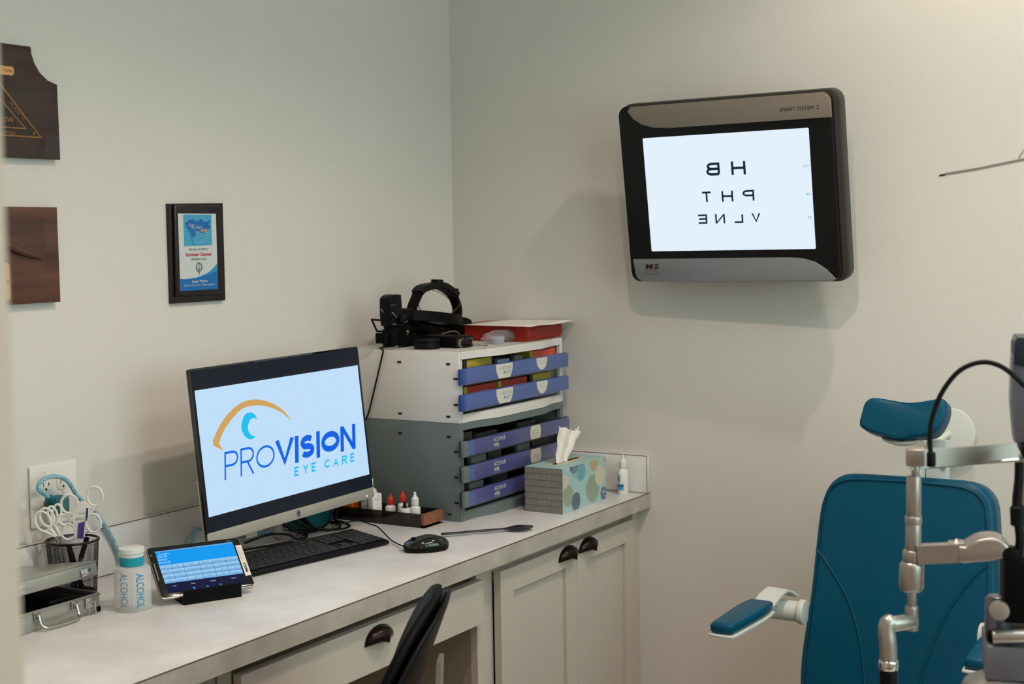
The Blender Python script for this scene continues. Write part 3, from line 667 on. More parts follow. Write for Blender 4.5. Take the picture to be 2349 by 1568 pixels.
# ------------------------------------------------------------------ long black occluder spoon
a = onz(1012, 1228, .004); e = onz(1222, 1210, .004)
d = (e-a); ln = d.length; sp = thing('eye_occluder', 'long-handled black plastic eye occluder lying on the worktop behind the mouse', 'eye occluder', a, Matrix.Rotation(math.atan2(d.y, d.x), 3, 'Z'))
b = B(); sc_ = []
P_ = [Vector((ln*k/24, 0, 0)) for k in range(25)]
for k in range(25):
    u = k/24
    hw = .0068-.0018*math.sin(min(1, u/.25)*math.pi/2) if u < .72 else .005+.0225*math.sin(max(0, min(1, (u-.72)/.28))*math.pi)**.75
    if k == 24: hw = .006
    if k == 0: hw = .003
    sc_.append(hw)
ring = []
for p, hw in zip(P_, sc_):
    ring.append([b.verts.new((p.x, hw*math.cos(2*math.pi*i/12), .0012+max(.0, .0022+(.0035 if hw > .006 else 0)*0)+.0030*math.sin(2*math.pi*i/12)+(.07*hw*hw*40 if hw > .006 else 0)*(1-math.cos(2*math.pi*i/12)**2))) for i in range(12)])
for A, C in zip(ring, ring[1:]):
    for i in range(12): b.faces.new((A[i], A[(i+1) % 12], C[(i+1) % 12], C[i]))
b.faces.new(ring[0]); b.faces.new(ring[-1][::-1])
obj('handle_and_bowl', b, 'blackg', sp, smooth=60)

# ------------------------------------------------------------------ tissue box
tb = thing('tissue_box', 'pale blue tissue box with printed discs and a tissue pulled up', 'tissue box', (-.383, -.571, 0))
TW, TD, TH = .241, .113, .117
obj('carton', box(B(), (0, 0, 0), (TW, TD, TH), .0008, 1), 'tissueb', tb)
PT = Plane((-.383, -.571, 0), rotm(0, 0, 0))
ST = lambda x, y: (780+x/3.174, 940+y/3.174)
def clipd(pts):
    return [(min(max(x, .0006), TW-.0006), min(max(z, .0006), TH-.0006)) for x, z in pts]
def disc(cx, cy, rx, ry, mt, layer):
    u = PT.xz(*ST(cx, cy)); v = PT.xz(*ST(cx+rx, cy-0)); z = PT.xz(*ST(cx, cy-ry))
    r1 = abs(v[0]-u[0]); r2 = abs(z[1]-u[1]); pts = clipd(ell((r1+r2)/2, (r1+r2)/2, 36, u[0], u[1]))
    obj('printed_disc', prism(B(), pts, -.0002*layer, -.0002*layer), mt, tb, smooth=0)
for k, d_ in enumerate(((1840, 570, 50, 95, 'tgreen'), (1660, 625, 40, 78, 'tgreen'), (1890, 475, 35, 70, 'tbeige'), (1718, 665, 33, 62, 'tslate'), (1755, 450, 32, 62, 'taqua'), (1703, 395, 38, 55, 'tslate'), (1635, 525, 26, 55, 'tbeige'), (1848, 375, 34, 52, 'tgold'), (1935, 345, 20, 24, 'tgold'), (1918, 602, 21, 48, 'tslate'))):
    disc(*d_, 1+k*.3)
b = B(); u = PT.xz(*ST(1918, 595)); text(b, 'Kleenex', u[0]-.010, u[1]-.002, u[0]+.010, u[1]+.006, -.0012, shear=.2); text(b, 'tissue', u[0]-.005, u[1]-.012, u[0]+.005, u[1]-.009, -.0012); obj('printed_name', b, 'labwhite', tb, smooth=0)
for (cx, cz, mt, nn) in ((.072, .028, 'whitep', 5), (.072, .028, 'whitep', 0), (.066, .100, 'tissueb', 4)):
    b = B()
    for k in range(-nn, nn+1):
        zz = cz+k*.0032; hw = math.sqrt(max(0, .0185**2-(zz-cz)**2)); box(b, (cx-hw, -.0016, zz), (cx+hw, -.0014, zz+.0010))
    if nn: obj('printed_stripes', b, 'labgrey' if mt == 'whitep' else mt, tb, smooth=0)
# brick-like print on the short side
b = B(); b2 = B(); box(b, (-.0006, .0006, .0006), (-.0002, TD-.0006, TH-.0006)); nr = 7
for r in range(nr):
    z0 = TH*r/nr; box(b2, (-.0010, .001, z0), (-.0005, TD-.001, z0+.0011)); k = 0; y = .002+random.random()*.002
    while y < TD-.002:
        box(b2, (-.0010, y, z0), (-.0005, y+.0008, z0+TH/nr)); y += .0030+random.random()*.0012
obj('printed_side', b, 'tgrey', tb, smooth=0); obj('printed_lines', b2, 'tline', tb, smooth=0)
obj('opening', prism(B(), [(x, y) for x, y in ell(.085, .024, 32, TW/2, TD/2)], 0, 0, mx=Matrix(((1, 0, 0, 0), (0, 0, 1, 0), (0, 1, 0, TH+.0003), (0, 0, 0, 1)))), 'tbeige', tb, smooth=0)
obj('slit', box(B(), (.055, TD/2-.006, TH+.0004), (.19, TD/2+.006, TH+.0007)), 'gapm', tb)
def lerp(p, q, t): return (p[0]+(q[0]-p[0])*t, p[1]+(q[1]-p[1])*t)
PTI = Plane((-.383, -.515, 0), rotm(0, 0, 0))
def sheet(bl, br, tl, tr, y0, amp, seed, ncols=40, nrows=24, sag=0):
    # a fold of tissue between a narrow gathered foot and a wide top edge (corners read off at the box's centre line)
    bl, br, tl, tr = [PTI.xz(*p) for p in (bl, br, tl, tr)]; random.seed(seed); ph = [random.random()*6 for _ in range(4)]; b = B(); g = []
    for j in range(nrows+1):
        v = j/nrows; L_ = lerp(bl, tl, v); Q_ = lerp(br, tr, v); rowv = []
        for i in range(ncols+1):
            u = i/ncols; x = L_[0]+(Q_[0]-L_[0])*u; z = L_[1]+(Q_[1]-L_[1])*u
            y = y0+amp*(.35+v)*(math.sin(u*9+ph[0]+v*1.5)+.5*math.sin(u*21+ph[1]))+.0016*math.sin(v*14+u*6+ph[2])
            z += sag*math.sin(math.pi*u)*v+.0012*math.sin(u*30+ph[3])*v
            rowv.append(b.verts.new((x, TD/2+y, z)))
        g.append(rowv)
    for j in range(nrows):
        for i in range(ncols): b.faces.new((g[j][i], g[j][i+1], g[j+1][i+1], g[j+1][i]))
    o = obj('tissue', b, 'tissue', tb, smooth=180); o.modifiers.new('thick', 'SOLIDIFY').thickness = .0004; return o
sheet((1272, 1062), (1294, 1066), (1281, 978), (1326, 989), -.004, .0045, 1)
sheet((1278, 1066), (1302, 1060), (1316, 992), (1336, 976), .006, .0050, 2, sag=-.004)
sheet((1284, 1066), (1306, 1058), (1322, 1010), (1337, 998), .014, .0040, 5)

# ------------------------------------------------------------------ bottles
def bottle(name, lb, x, y, r, hb, cap, caph, group=None, label=None, tip=True, capr=None, z=0, sq=1.0, bodym='white', labels=()):
    t = thing(name, lb, 'bottle', (x, y, z), group=group)
    b = lathe(B(), [(0, 0), (r*.92, 0), (r, r*.12), (r, hb*.80), (r*.93, hb*.88), (r*.6, hb*.96), (r*.5, hb), (0, hb)])
    for v in b.verts: v.co.y *= sq
    obj('body', b, bodym, t)
    cr_ = capr or r*.72
    if tip: prof = [(0, hb+.0005), (cr_*.98, hb+.0005), (cr_, hb+.001), (cr_*.94, hb+caph*.50), (cr_*.55, hb+caph*.62), (cr_*.36, hb+caph*.78), (cr_*.30, hb+caph*.97), (0, hb+caph)]
    else: prof = [(0, hb+.0005), (cr_, hb+.0005), (cr_, hb+caph*.95), (cr_*.9, hb+caph), (0, hb+caph)]
    obj('cap', lathe(B(), prof, 24), cap, t)
    return t
def wrap(t, r, a0, a1, z0, z1, mt, name='label', sq=1.0):
    b = B(); n = 14; A = []
    for i in range(n+1):
        a = R_(a0+(a1-a0)*i/n); A.append((b.verts.new((r*math.cos(a), r*math.sin(a)*sq, z0)), b.verts.new((r*math.cos(a), r*math.sin(a)*sq, z1))))
    for p, q_ in zip(A, A[1:]): b.faces.new((p[0], q_[0], q_[1], p[1]))
    return obj(name, b, mt, t, smooth=180)
bt = bottle('solution_bottle', 'white squeeze bottle with a blue label against the backsplash by the right wall', -.050, -.576, .0182, .072, 'white', .037, tip=True, capr=.0110, sq=.80)
cam_a = math.degrees(math.atan2(CC.y+.576, CC.x+.050))
wrap(bt, .0185, cam_a-58, cam_a+12, .012, .030, 'bluetxt', sq=.81); wrap(bt, .0185, cam_a-58, cam_a+10, .0225, .0262, 'ink', 'label_band', sq=.82)
wrap(bt, .0185, cam_a-62, cam_a-22, .036, .054, 'bluetxt2', 'label_top', sq=.81)

# smoked organiser tray with bottles
tx0, tx1, ty0, ty1 = -.692, -.606, -.352, -.066
og_ = thing('organizer_tray', 'smoked acrylic organiser tray with a walnut end in front of the grey case', 'organiser tray', (tx0, ty0, 0))
TWx, TLy = tx1-tx0, ty1-ty0
b = B(); box(b, (0, .012, .001), (TWx, TLy, .004)); box(b, (0, .012, .004), (.003, TLy, .034)); box(b, (TWx-.003, .012, .004), (TWx, TLy, .034)); box(b, (.003, TLy-.003, .004), (TWx-.003, TLy, .034))
obj('acrylic_body', b, 'smoke', og_)
obj('wooden_end', box(B(), (.001, 0, .006), (TWx, .0118, .034), .0015), 'woodend', og_)
obj('base_foot', box(B(), (0, .0005, 0), (TWx, TLy, .0009)), 'blackm', og_)
b = B()
for k in range(6): lathe(b, [(.014, .020), (.017, .020), (.017, .0215), (.014, .0215), (.014, .020)], 20, (TWx/2, .042+k*.044, 0))
obj('cup_rings', b, 'blackm', og_)
GB = 'eye drop bottles standing in the smoked organiser tray'
def on_tray(px, py, z=.040): p = onz(px, py, z); return p
for (px, cap, lb, hb, cp, yo) in ((896, 'red', 'small white dropper bottle with a red cap, nearest the monitor in the tray', .038, .027, 0), (924, 'red', 'taller white dropper bottle with a red cap in the middle of the tray', .047, .029, 0), (952, 'white', 'white dropper bottle with a white cap nearest the walnut end', .042, .034, 0)):
    # position on the ray of the photo at the tray's centre line
    yv = yo; p = onx(px, 1150, -.650); yv = p.y; 
    t = bottle('eye_drop_bottle', lb, max(tx0+.018, min(tx1-.018, p.x)), yv, .0135, hb, cap, cp, GB, z=.0045, capr=.0098)
    wrap(t, .0137, cam_a-70, cam_a+60, .006, hb*.72, 'whitep')
    b = B(); text(b, 'EYE DROPS', -.006, hb*.5, .006, hb*.6, -.0139); obj('label_print', b, 'taqua' if cap == 'white' else 'ink', t, smooth=0, loc=(0, 0, 0)); t.children[-1].rotation_euler.z = R_(cam_a+90)
t = bottle('dropper_bottle', 'short white bottle with a black rubber dropper among the red-capped ones', -.674, -.281, .0125, .024, 'white', .013, GB, tip=False, capr=.0135, z=.0045)
obj('dropper_bulb', lathe(B(), [(0, .039), (.0065, .039), (.0065, .041), (.0042, .0425), (.0044, .050), (.003, .0535), (0, .054)], 16), 'rubber', t)
t = bottle('eye_wash_bottle', 'white eye wash bottle half hidden behind the monitor corner', -.648, -.152, .021, .078, 'white', .02, tip=False, capr=.012, z=.0045)
b = B(); text(b, 'EYE', -.008, .040, .012, .050, -.0215); text(b, 'WASH', -.008, .027, .014, .037, -.0215); ch_ = obj('label_print', b, 'bluetxt', t, smooth=0); ch_.rotation_euler.z = R_(cam_a+78)
tt_ = thing('medicine_carton', 'small white medicine carton between the monitor corner and the eye wash bottle', 'box', (-.669, -.186, .0045), Matrix.Rotation(R_(-18), 3, 'Z'))
obj('carton', box(B(), (-.014, -.010, 0), (.014, .010, .066), .0005), 'whitep', tt_)
b = B(); text(b, '10 mL', -.008, .050, .008, .055, -.0103); text(b, 'Rx', .002, .058, .007, .063, -.0103); obj('printed_lines', b, 'labgrey', tt_, smooth=0)
ob_ = onz(789, 1190, 0)
tag(obj('orange_carton', box(B(), (-.676, -.118, .0046), (-.640, -.082, .050), .001), 'orange'), 'orange carton tucked behind the lower right corner of the monitor', 'box')
# ------------------------------------------------------------------ tablet on its stand
PB = Plane((-1.4535, -.327, .0585), rotm(-27.1, -47.0, .65))
tab = thing('tablet', 'black tablet showing blue chart buttons, propped on a small stand', 'tablet', PB.c, PB.R)
tw, th = .196, .1245
obj('body', prism(B(), rrect(tw, th, .008, 5), .0006, .0075, .0012), 'silver2', tab)
obj('front_glass', prism(B(), rrect(tw-.003, th-.003, .007, 5), 0, .0006, .0002), 'blackg', tab)
ST_ = lambda x, y: (320+x/8.254, 1210+y/8.254)
Q = lambda *pts: [PB.xz(*ST_(*p)) for p in pts]
def scr(pts, mt, y, name, parent=None): return obj(name, prism(B(), pts, y, y), mt, parent or tab, smooth=0)
s0 = scr(Q((283, 440), (1750, 262), (2010, 1060), (548, 1240)), 's_tdark', -.0002, 'display')
scr(Q((300, 480), (1765, 300), (1850, 530), (368, 722)), 's_tab', -.0004, 'text_panel', s0)
scr(Q((285, 455), (1752, 268), (1764, 298), (298, 478)), 's_tbar', -.0004, 'title_bar', s0)
xs_t = [(368, 722), (600, 692), (815, 664), (1115, 625), (1362, 592), (1610, 560), (1850, 530)]
xs_b = [(485, 1066), (700, 1034), (928, 1004), (1225, 962), (1475, 930), (1725, 898), (1965, 862)]
names = [['LTR', 'Set', 'Alter', 'Numbers', 'Red/Green', 'Plus (+)'], ['Single', 'Line', 'Vertical Lines', '3 Lines', 'Arrow', 'Minus (-)'], ['10', '15', '20', '25', '30', '40'], ['50', '60', '80', '100', '200', '400']]
b = B()
for r in range(4):
    for c in range(6):
        def pt(cc, rr): u = PB.xz(*ST_(*xs_t[cc])); v = PB.xz(*ST_(*xs_b[cc])); return (u[0]+(v[0]-u[0])*rr/4, u[1]+(v[1]-u[1])*rr/4)
        a, e, f_, d_ = pt(c, r), pt(c+1, r), pt(c+1, r+1), pt(c, r+1); g_ = .0003
        pts = [(a[0]+g_, a[1]-g_), (e[0]-g_, e[1]-g_), (f_[0]-g_, f_[1]+g_), (d_[0]+g_, d_[1]+g_)]
        k = obj('screen_button', prism(B(), pts, -.0005, -.0005), 's_key', s0, smooth=0)
        mz = (a[1]+d_[1])/2; hz = (a[1]-d_[1])
        obj('button_shade', prism(B(), [(pts[0][0], mz-hz*.1), (pts[1][0], mz-hz*.1), pts[2], pts[3]], -.0006, -.0006), 's_key2', k, smooth=0)
        cx = (a[0]+e[0]+f_[0]+d_[0])/4; L_ = min(len(names[r][c])*.0010, .011)
        text(b, names[r][c], cx-L_, mz-.0010, cx+L_, mz+.0012, -.0008)
obj('button_words', b, 's_tink', s0, smooth=0)
b = B()
for s_, a0, a1 in (('_Snellen', (335, 540), (560, 478)), ('100:HB', (348, 586), (520, 540)), ('80:PHT', (362, 642), (528, 590)), ('70:VLNE', (378, 695), (580, 636))):
    u, v = PB.xz(*ST_(*a0)), PB.xz(*ST_(*a1)); text(b, s_, u[0], u[1]+.0008, v[0], u[1]+.0052, -.0007)
for s_, a0, wd in (('Acuity', (632, 1120), .0075), ('Media', (980, 1068), .0085), ('Functional', (1338, 1020), .012), ('Contrast', (1745, 965), .010)):
    u = PB.xz(*ST_(*a0)); text(b, s_, u[0], u[1], u[0]+wd, u[1]+.0030, -.0007)
obj('screen_words', b, 's_ttxt', s0, smooth=0)
b = B(); u = PB.xz(*ST_(1575, 272)); text(b, '4:29 PM', u[0]+.008, u[1], u[0]+.017, u[1]+.0018, -.0007)
for (cx, cy) in ((1285, 1112), (1533, 1076)):
    v = PB.xz(*ST_(cx, cy)); prism(b, ell(.0026, .0026, 6, v[0], v[1])+ell(.0026, .0026, 6, v[0], v[1])[:1]+[(v[0]+.0017, v[1])]+ell(.0017, .0017, 6, v[0], v[1])[::-1], -.0007, -.0007)
v = PB.xz(*ST_(1032, 1145)); prism(b, [(v[0]-.003, v[1]+.0015), (v[0]-.0005, v[1]+.003), (v[0]-.0005, v[1]+.002), (v[0]+.0025, v[1]+.002), (v[0]+.003, v[1]-.002), (v[0]-.001, v[1]-.002), (v[0]-.001, v[1]-.0012), (v[0]+.0018, v[1]-.001), (v[0]+.0016, v[1]+.0010), (v[0]-.0005, v[1]+.0010), (v[0]-.0005, v[1])], -.0007, -.0007)
obj('screen_icons', b, 's_tcy', s0, smooth=0)
sp_ = Q((262, 678), (278, 674), (378, 1000), (362, 1004)); obj('speaker_slot', prism(B(), sp_, -.0004, -.0001), 'silver2', tab, smooth=0)
v = PB.xz(*ST_(220, 527)); obj('camera_lens', prism(B(), ell(.0018, .0018, 14, *v), -.0002, -.0001), 'steel', tab, smooth=0)
stq = Q((1810, 338), (1920, 322), (2118, 890), (2010, 912)); stk = obj('sticker', prism(B(), stq, -.0005, -.0002), 'whitep', tab, smooth=0)
def quadtext(b, s, q, u0, u1, v0, v1, y, weight=0):
    # q: four corners (text-left-bottom, text-right-bottom, text-right-top, text-left-top) in the plane
    t = text_bm(s, weight); xs = [v.co.x for v in t.verts]; ys = [v.co.y for v in t.verts]; a, c, d, e = min(xs), max(xs), min(ys), max(ys)
    for v in t.verts:
        u = u0+(u1-u0)*(v.co.x-a)/(c-a); w_ = v0+(v1-v0)*(v.co.y-d)/(e-d)
        X = [(1-u)*(1-w_)*q[0][k]+u*(1-w_)*q[1][k]+u*w_*q[2][k]+(1-u)*w_*q[3][k] for k in (0, 1)]; v.co = Vector((X[0], y, X[1]))
    merge(b, t)
tq = [stq[2], stq[1], stq[0], stq[3]]           # read from the bottom of the tablet upwards
tq = [stq[2], stq[1], stq[0], stq[3]]
b = B(); quadtext(b, 'M&S', tq, .12, .42, .30, .75, -.0007, .03); obj('sticker_logo', b, 'ink', stk, smooth=0)
b = B(); quadtext(b, '1-877-225-6101', tq, .50, .94, .66, .82, -.0007); quadtext(b, 'support@mstech', tq, .50, .94, .36, .46, -.0007); quadtext(b, 'Monday to Friday', tq, .50, .86, .16, .26, -.0007); obj('sticker_print', b, 'inkred', stk, smooth=0)
# the stand: an easel with a lip
PS = Plane(onz(474, 1369, 0), rotm(-27.1, 0, 0))
std = thing('tablet_stand', 'small black folding stand holding the tablet', 'tablet stand', PS.c, PS.R)
b = B(); tube  # lip and cradle
lw = .060
bot = PB.R @ Vector((0, 0, -th/2))+PB.c                    # middle of the tablet's lower edge
lb_ = PS.R.transposed() @ (bot-PS.c)
sec = [(-.006, .0), (-.0035, .0), (.0, .020), (-.0026, .021)]
lip = []
y0_ = lb_.y; z0_ = lb_.z
prof = [(y0_-.010, .0), (y0_+.09, .0), (y0_+.09, .0025), (y0_+.012, .0025), (y0_+.006, z0_-.004), (y0_-.004, z0_-.002), (y0_-.0075, z0_+.013), (y0_-.0105, z0_+.012), (y0_-.0085, z0_-.004)]
A = [b.verts.new((-lw, y, z)) for y, z in prof]; C = [b.verts.new((lw, y, z)) for y, z in prof]
for i in range(len(prof)): b.faces.new((A[i], A[(i+1) % len(prof)], C[(i+1) % len(prof)], C[i]))
b.faces.new(A); b.faces.new(C[::-1])
obj('cradle', b, 'blackm', std)
b = B(); box(b, (-.045, y0_+.070, .0026), (.045, y0_+.074, .055)); obj('back_leg', b, 'blackm', std)

# ------------------------------------------------------------------ wire-mesh pen cup
cupx, cupy, rt, rb, ch_h = -1.5655, -.084, .0515, .0445, .112
cup = thing('pen_cup', 'black wire-mesh pen cup full of scissors and testers', 'pen cup', (cupx, cupy, 0))
b = B(); nth = 62; nz = 38
def cp(i, z): r = rb+(rt-rb)*z/ch_h; a = 2*math.pi*i/nth; return Vector((r*math.cos(a), r*math.sin(a), z))
for s_ in (1, -1):
    for i in range(nth):
        P_ = [cp(i+s_*k*1.0, .004+(ch_h-.008)*k/16) for k in range(17)]
        sweep(b, P_, circ(.00042, 4), up=Vector((0, 0, 1)))
obj('mesh_wall', b, 'mesh', cup, smooth=0)
b = B(); tube(b, [(rt*math.cos(2*math.pi*i/24), rt*math.sin(2*math.pi*i/24), ch_h) for i in range(24)], .0028, 8, 2, True); obj('rim', b, 'mesh', cup)
b = B(); lathe(b, [(0, .0), (rb, .0), (rb+.001, .006), (rb-.002, .006), (rb-.003, .002), (0, .002)], 40); obj('base', b, 'mesh', cup)
def stick(name, lb, cat, p0, p1, r, m_, cap=None, capm=None, group=None):
    p0 = Vector(p0); p1 = Vector(p1); t = thing(name, lb, cat, p0, (p1-p0).to_track_quat('Z', 'Y').to_matrix(), group=group); L_ = (p1-p0).length
    obj('barrel', lathe(B(), [(0, 0), (r*.3, .002), (r, .012), (r, L_*.97), (r*.8, L_), (0, L_)], 14), m_, t)
    if cap: obj('pen_cap', lathe(B(), [(r*1.01, L_*.62), (r*1.18, L_*.63), (r*1.15, L_*1.0), (0, L_*1.01)], 14), capm, t)
    return t
GP = 'pens inside the mesh pen cup'
stick('pen', 'thick black marker leaning left inside the mesh cup', 'pen', (cupx+.012, cupy-.012, .0045), (cupx-.026, cupy-.018, .108), .0052, 'blackm', group=GP)
stick('pen', 'navy pen leaning right inside the mesh cup', 'pen', (cupx-.004, cupy+.006, .0045), (cupx+.034, cupy-.006, .112), .0045, 'navy', True, 'black', group=GP)
stick('pen', 'thin black pen near the middle of the mesh cup', 'pen', (cupx+.018, cupy+.012, .0045), (cupx+.004, cupy+.018, .10), .0036, 'blackm', group=GP)
# white flipper lens tester
S2 = lambda x, y: (x/3.266, 1020+y/3.266)
PF = Plane((cupx+.008, cupy-.005, .11), rotm(-52, 0, 0))
fl = thing('lens_flipper', 'white four-lens flipper tester with a purple printed label standing in the mesh cup', 'lens flipper', PF.c, PF.R)
F2 = lambda x, y: PF.xz(*S2(x, y))
rings = [((520, 442), 62, 70), ((710, 385), 58, 72), ((700, 585), 54, 68), ((512, 650), 55, 60)]
b = B()
for (cx, cy), rx, ry in rings:
    c0 = F2(cx, cy); rx_ = abs(F2(cx+rx, cy)[0]-c0[0]); rz_ = abs(F2(cx, cy-ry)[1]-c0[1])
    tube(b, [(c0[0]+rx_*math.cos(2*math.pi*i/20), 0, c0[1]+rz_*math.sin(2*math.pi*i/20)) for i in range(20)], .0028, 8, 2, True)
obj('lens_rims', b, 'white', fl)
for (cx, cy), rx, ry in rings:
    c0 = F2(cx, cy); rx_ = abs(F2(cx+rx, cy)[0]-c0[0]); rz_ = abs(F2(cx, cy-ry)[1]-c0[1]); obj('lens', prism(B(), ell(rx_, rz_, 24, *c0), -.0005, .0005), 'clear', fl)
body_ = [(575, 450), (618, 418), (660, 430), (715, 470), (690, 510), (650, 560), (628, 700), (560, 700), (570, 620), (520, 560), (500, 515), (560, 500)]
obj('body', prism(B(), smooth2([F2(*p) for p in body_], 4), -.002, .002, .0006), 'white', fl)
lab = prism(B(), [F2(*p) for p in ((583, 495), (662, 467), (657, 565), (572, 585))], -.0024, -.0021); obj('label', lab, 'whitep', fl, smooth=0)
b = B(); prism(b, [F2(*p) for p in ((648, 472), (663, 467), (657, 565), (640, 570))], -.0027, -.0025); text(b, 'POWER', *F2(590, 515), *F2(635, 505), -.0026); obj('label_band', b, 'navy', fl, smooth=0)
obj('purple_strip', prism(B(), [F2(*p) for p in ((586, 585), (638, 568), (626, 700), (580, 700))], -.0024, -.0021), 'purple', fl, smooth=0)
b = B(); text(b, 'Alcon', *F2(607, 690), *F2(627, 600), -.0027, rot=90); obj('label_name', b, 'navy', fl, smooth=0)
b = B()
for (x, y) in ((536, 527), (536, 577), (684, 478), (684, 522)): u = F2(x, y); text(b, '+2.00', u[0]-.0035, u[1]-.0015, u[0]+.0035, u[1]+.0015, -.0026)
obj('power_marks', b, 'navy', fl, smooth=0)
b = B(); u = F2(600, 552)
for k, dx in enumerate((-.006, 0, .006)): tube(b, [(u[0]+dx+.0022*math.cos(2*math.pi*i/10), -.0026, u[1]+.0022*math.sin(2*math.pi*i/10)) for i in range(10)], .0004, 5, 1, True)
obj('printed_rings', b, 'green', fl, smooth=0)
# white plastic scissors
def scissors(c, lb, loops, tip, lean):
    P = Plane(c, rotm(lean, 0, 0)); t = thing('scissors', lb, 'scissors', P.c, P.R, group='white scissors in the mesh pen cup')
    f = lambda x, y: P.xz(*S2(x, y)); tp = f(*tip)
    for (cx, cy, rx, ry, tilt) in loops:
        c0 = f(cx, cy); rx_ = abs(f(cx+rx, cy)[0]-c0[0]); rz_ = abs(f(cx, cy-ry)[1]-c0[1]); ct_, st__ = math.cos(R_(tilt)), math.sin(R_(tilt))
        pts = []
        for i in range(20):
            u, v = rx_*math.cos(2*math.pi*i/20), rz_*math.sin(2*math.pi*i/20); pts.append((c0[0]+u*ct_-v*st__, .001*math.sin(i), c0[1]+u*st__+v*ct_))
        b = B(); tube(b, pts, .0026, 8, 2, True)
        lo_ = min(pts, key=lambda p: p[2]); tube(b, [lo_, ((lo_[0]+tp[0])/2, 0, (lo_[2]+tp[1])/2), (tp[0], 0, tp[1])], .0034, 8, 4)
        obj('handle_loop', b, 'white', t)
    b = B(); d0 = Vector((tp[0], 0, tp[1])); tube(b, [d0, d0+Vector((.004, 0, -.035)), d0+Vector((.008, 0, -.062))], .0028, 8, 3, scale=None); obj('blades', b, 'silver2', t)
    cyl(bm := B(), (tp[0], -.005, tp[1]), (tp[0], .005, tp[1]), .003); obj('pivot', bm, 'silver2', t)
scissors((cupx-.012, cupy-.012, .12), 'white-handled scissors leaning left over the rim of the mesh cup', [(322, 572, 56, 78, 18), (352, 542, 50, 72, 18)], (425, 690), -40)
scissors((cupx-.006, cupy+.012, .12), 'white-handled scissors standing upright in the middle of the mesh cup', [(395, 530, 34, 72, 10), (422, 520, 36, 76, -12), (480, 560, 36, 46, 40)], (452, 690), -40)

# ------------------------------------------------------------------ alcohol pump bottle
al = thing('alcohol_dispenser', 'frosted plastic alcohol pump bottle with an aqua collar', 'pump bottle', (-1.594, -.279, 0))
k = .0352
obj('body', lathe(B(), [(0, 0), (k*.96, 0), (k, .003), (k, .080), (k*.93, .0845), (k*.62, .0865), (.0235, .087), (0, .087)], 96), 'frost', al)
obj('collar', lathe(B(), [(0, .0875), (.0232, .0875), (.0232, .104), (0, .104)], 36), 'aqua', al)
obj('pump_cap', lathe(B(), [(0, .1045), (.0225, .1045), (.0225, .112), (.0250, .113), (.0250, .121), (.022, .1225), (0, .1235)], 36), 'frost2', al)
obj('dip_tube', cyl(B(), (0, 0, .006), (0, 0, .085), .004), 'white', al)
cam_b = math.degrees(math.atan2(CC.y+.279, CC.x+1.594))
def curved_text(s, r, a_mid, z0, z1, wd, weight=0):
    t = text_bm(s, weight); ys = [v.co.y for v in t.verts]; d, e = min(ys), max(ys)
    for k_ in range(1, 10): bmesh.ops.bisect_plane(t, geom=t.verts[:]+t.edges[:]+t.faces[:], plane_co=(0, d+(e-d)*k_/10, 0), plane_no=(0, 1, 0))
    xs = [v.co.x for v in t.verts]; a, c = min(xs), max(xs)
    for v in t.verts:
        u = (v.co.x-a)/(c-a); w_ = (v.co.y-d)/(e-d); ang = R_(a_mid)+(w_-.5)*wd/r; v.co = Vector((r*math.cos(ang), r*math.sin(ang), z1-(z1-z0)*u))
    return t
obj('printed_word', curved_text('ALCOHOL', k+.0004, cam_b+24, .008, .076, .0165, .02), 'bluetxt', al, smooth=0)
obj('printed_word', curved_text('ALCOHOL', k+.0004, cam_b-28, .010, .078, .0165, .005), 'bluetxt2', al, smooth=0)

# ------------------------------------------------------------------ open aluminium case
cs = thing('aluminium_case', 'small open aluminium carrying case by the doorway jamb', 'case', (-1.640, -.236, 0))
W_, Dp, Hb = .225, .212, .038
def shell(z0, z1, t=.003, open_top=True):
    b = B(); box(b, (-W_, 0, z0), (0, t, z1), .0008); box(b, (-W_, Dp-t, z0), (0, Dp, z1), .0008); box(b, (-W_, t, z0), (-W_+t, Dp-t, z1)); box(b, (-t, t, z0), (0, Dp-t, z1)); return b
b = shell(.001, Hb); box(b, (-W_+.003, .003, .001), (-.003, Dp-.003, .004)); base = obj('base', b, 'alu', cs)
b = B()
for z in (.003, Hb-.003): box(b, (-W_-.0008, -.0012, z-.002), (.0008, .0008, z+.002), .0006); box(b, (-.0006, 0, z-.002), (.0012, Dp, z+.002), .0006)
obj('edge_trim', b, 'silver2', base)
b = B()
for z in (.006,): box(b, (-.010, -.002, 0), (.002, .010, .012), .003)
obj('corner_cap', b, 'blackm', base)
obj('foam_lining', box(B(), (-W_+.0035, .0035, .0042), (-.0035, Dp-.0035, Hb-.006)), 'blackm', cs)
tg = thing('trial_lens_holder', 'dark grey plastic piece lying inside the open aluminium case', 'tool', (-1.715, -.205, Hb-.005))
obj('body', box(B(), (-.032, -.012, 0), (.032, .020, .008), .002), 'rubber', tg); obj('knob', cyl(B(), (-.028, .004, .008), (-.028, .004, .011), .006), 'blackm', tg)
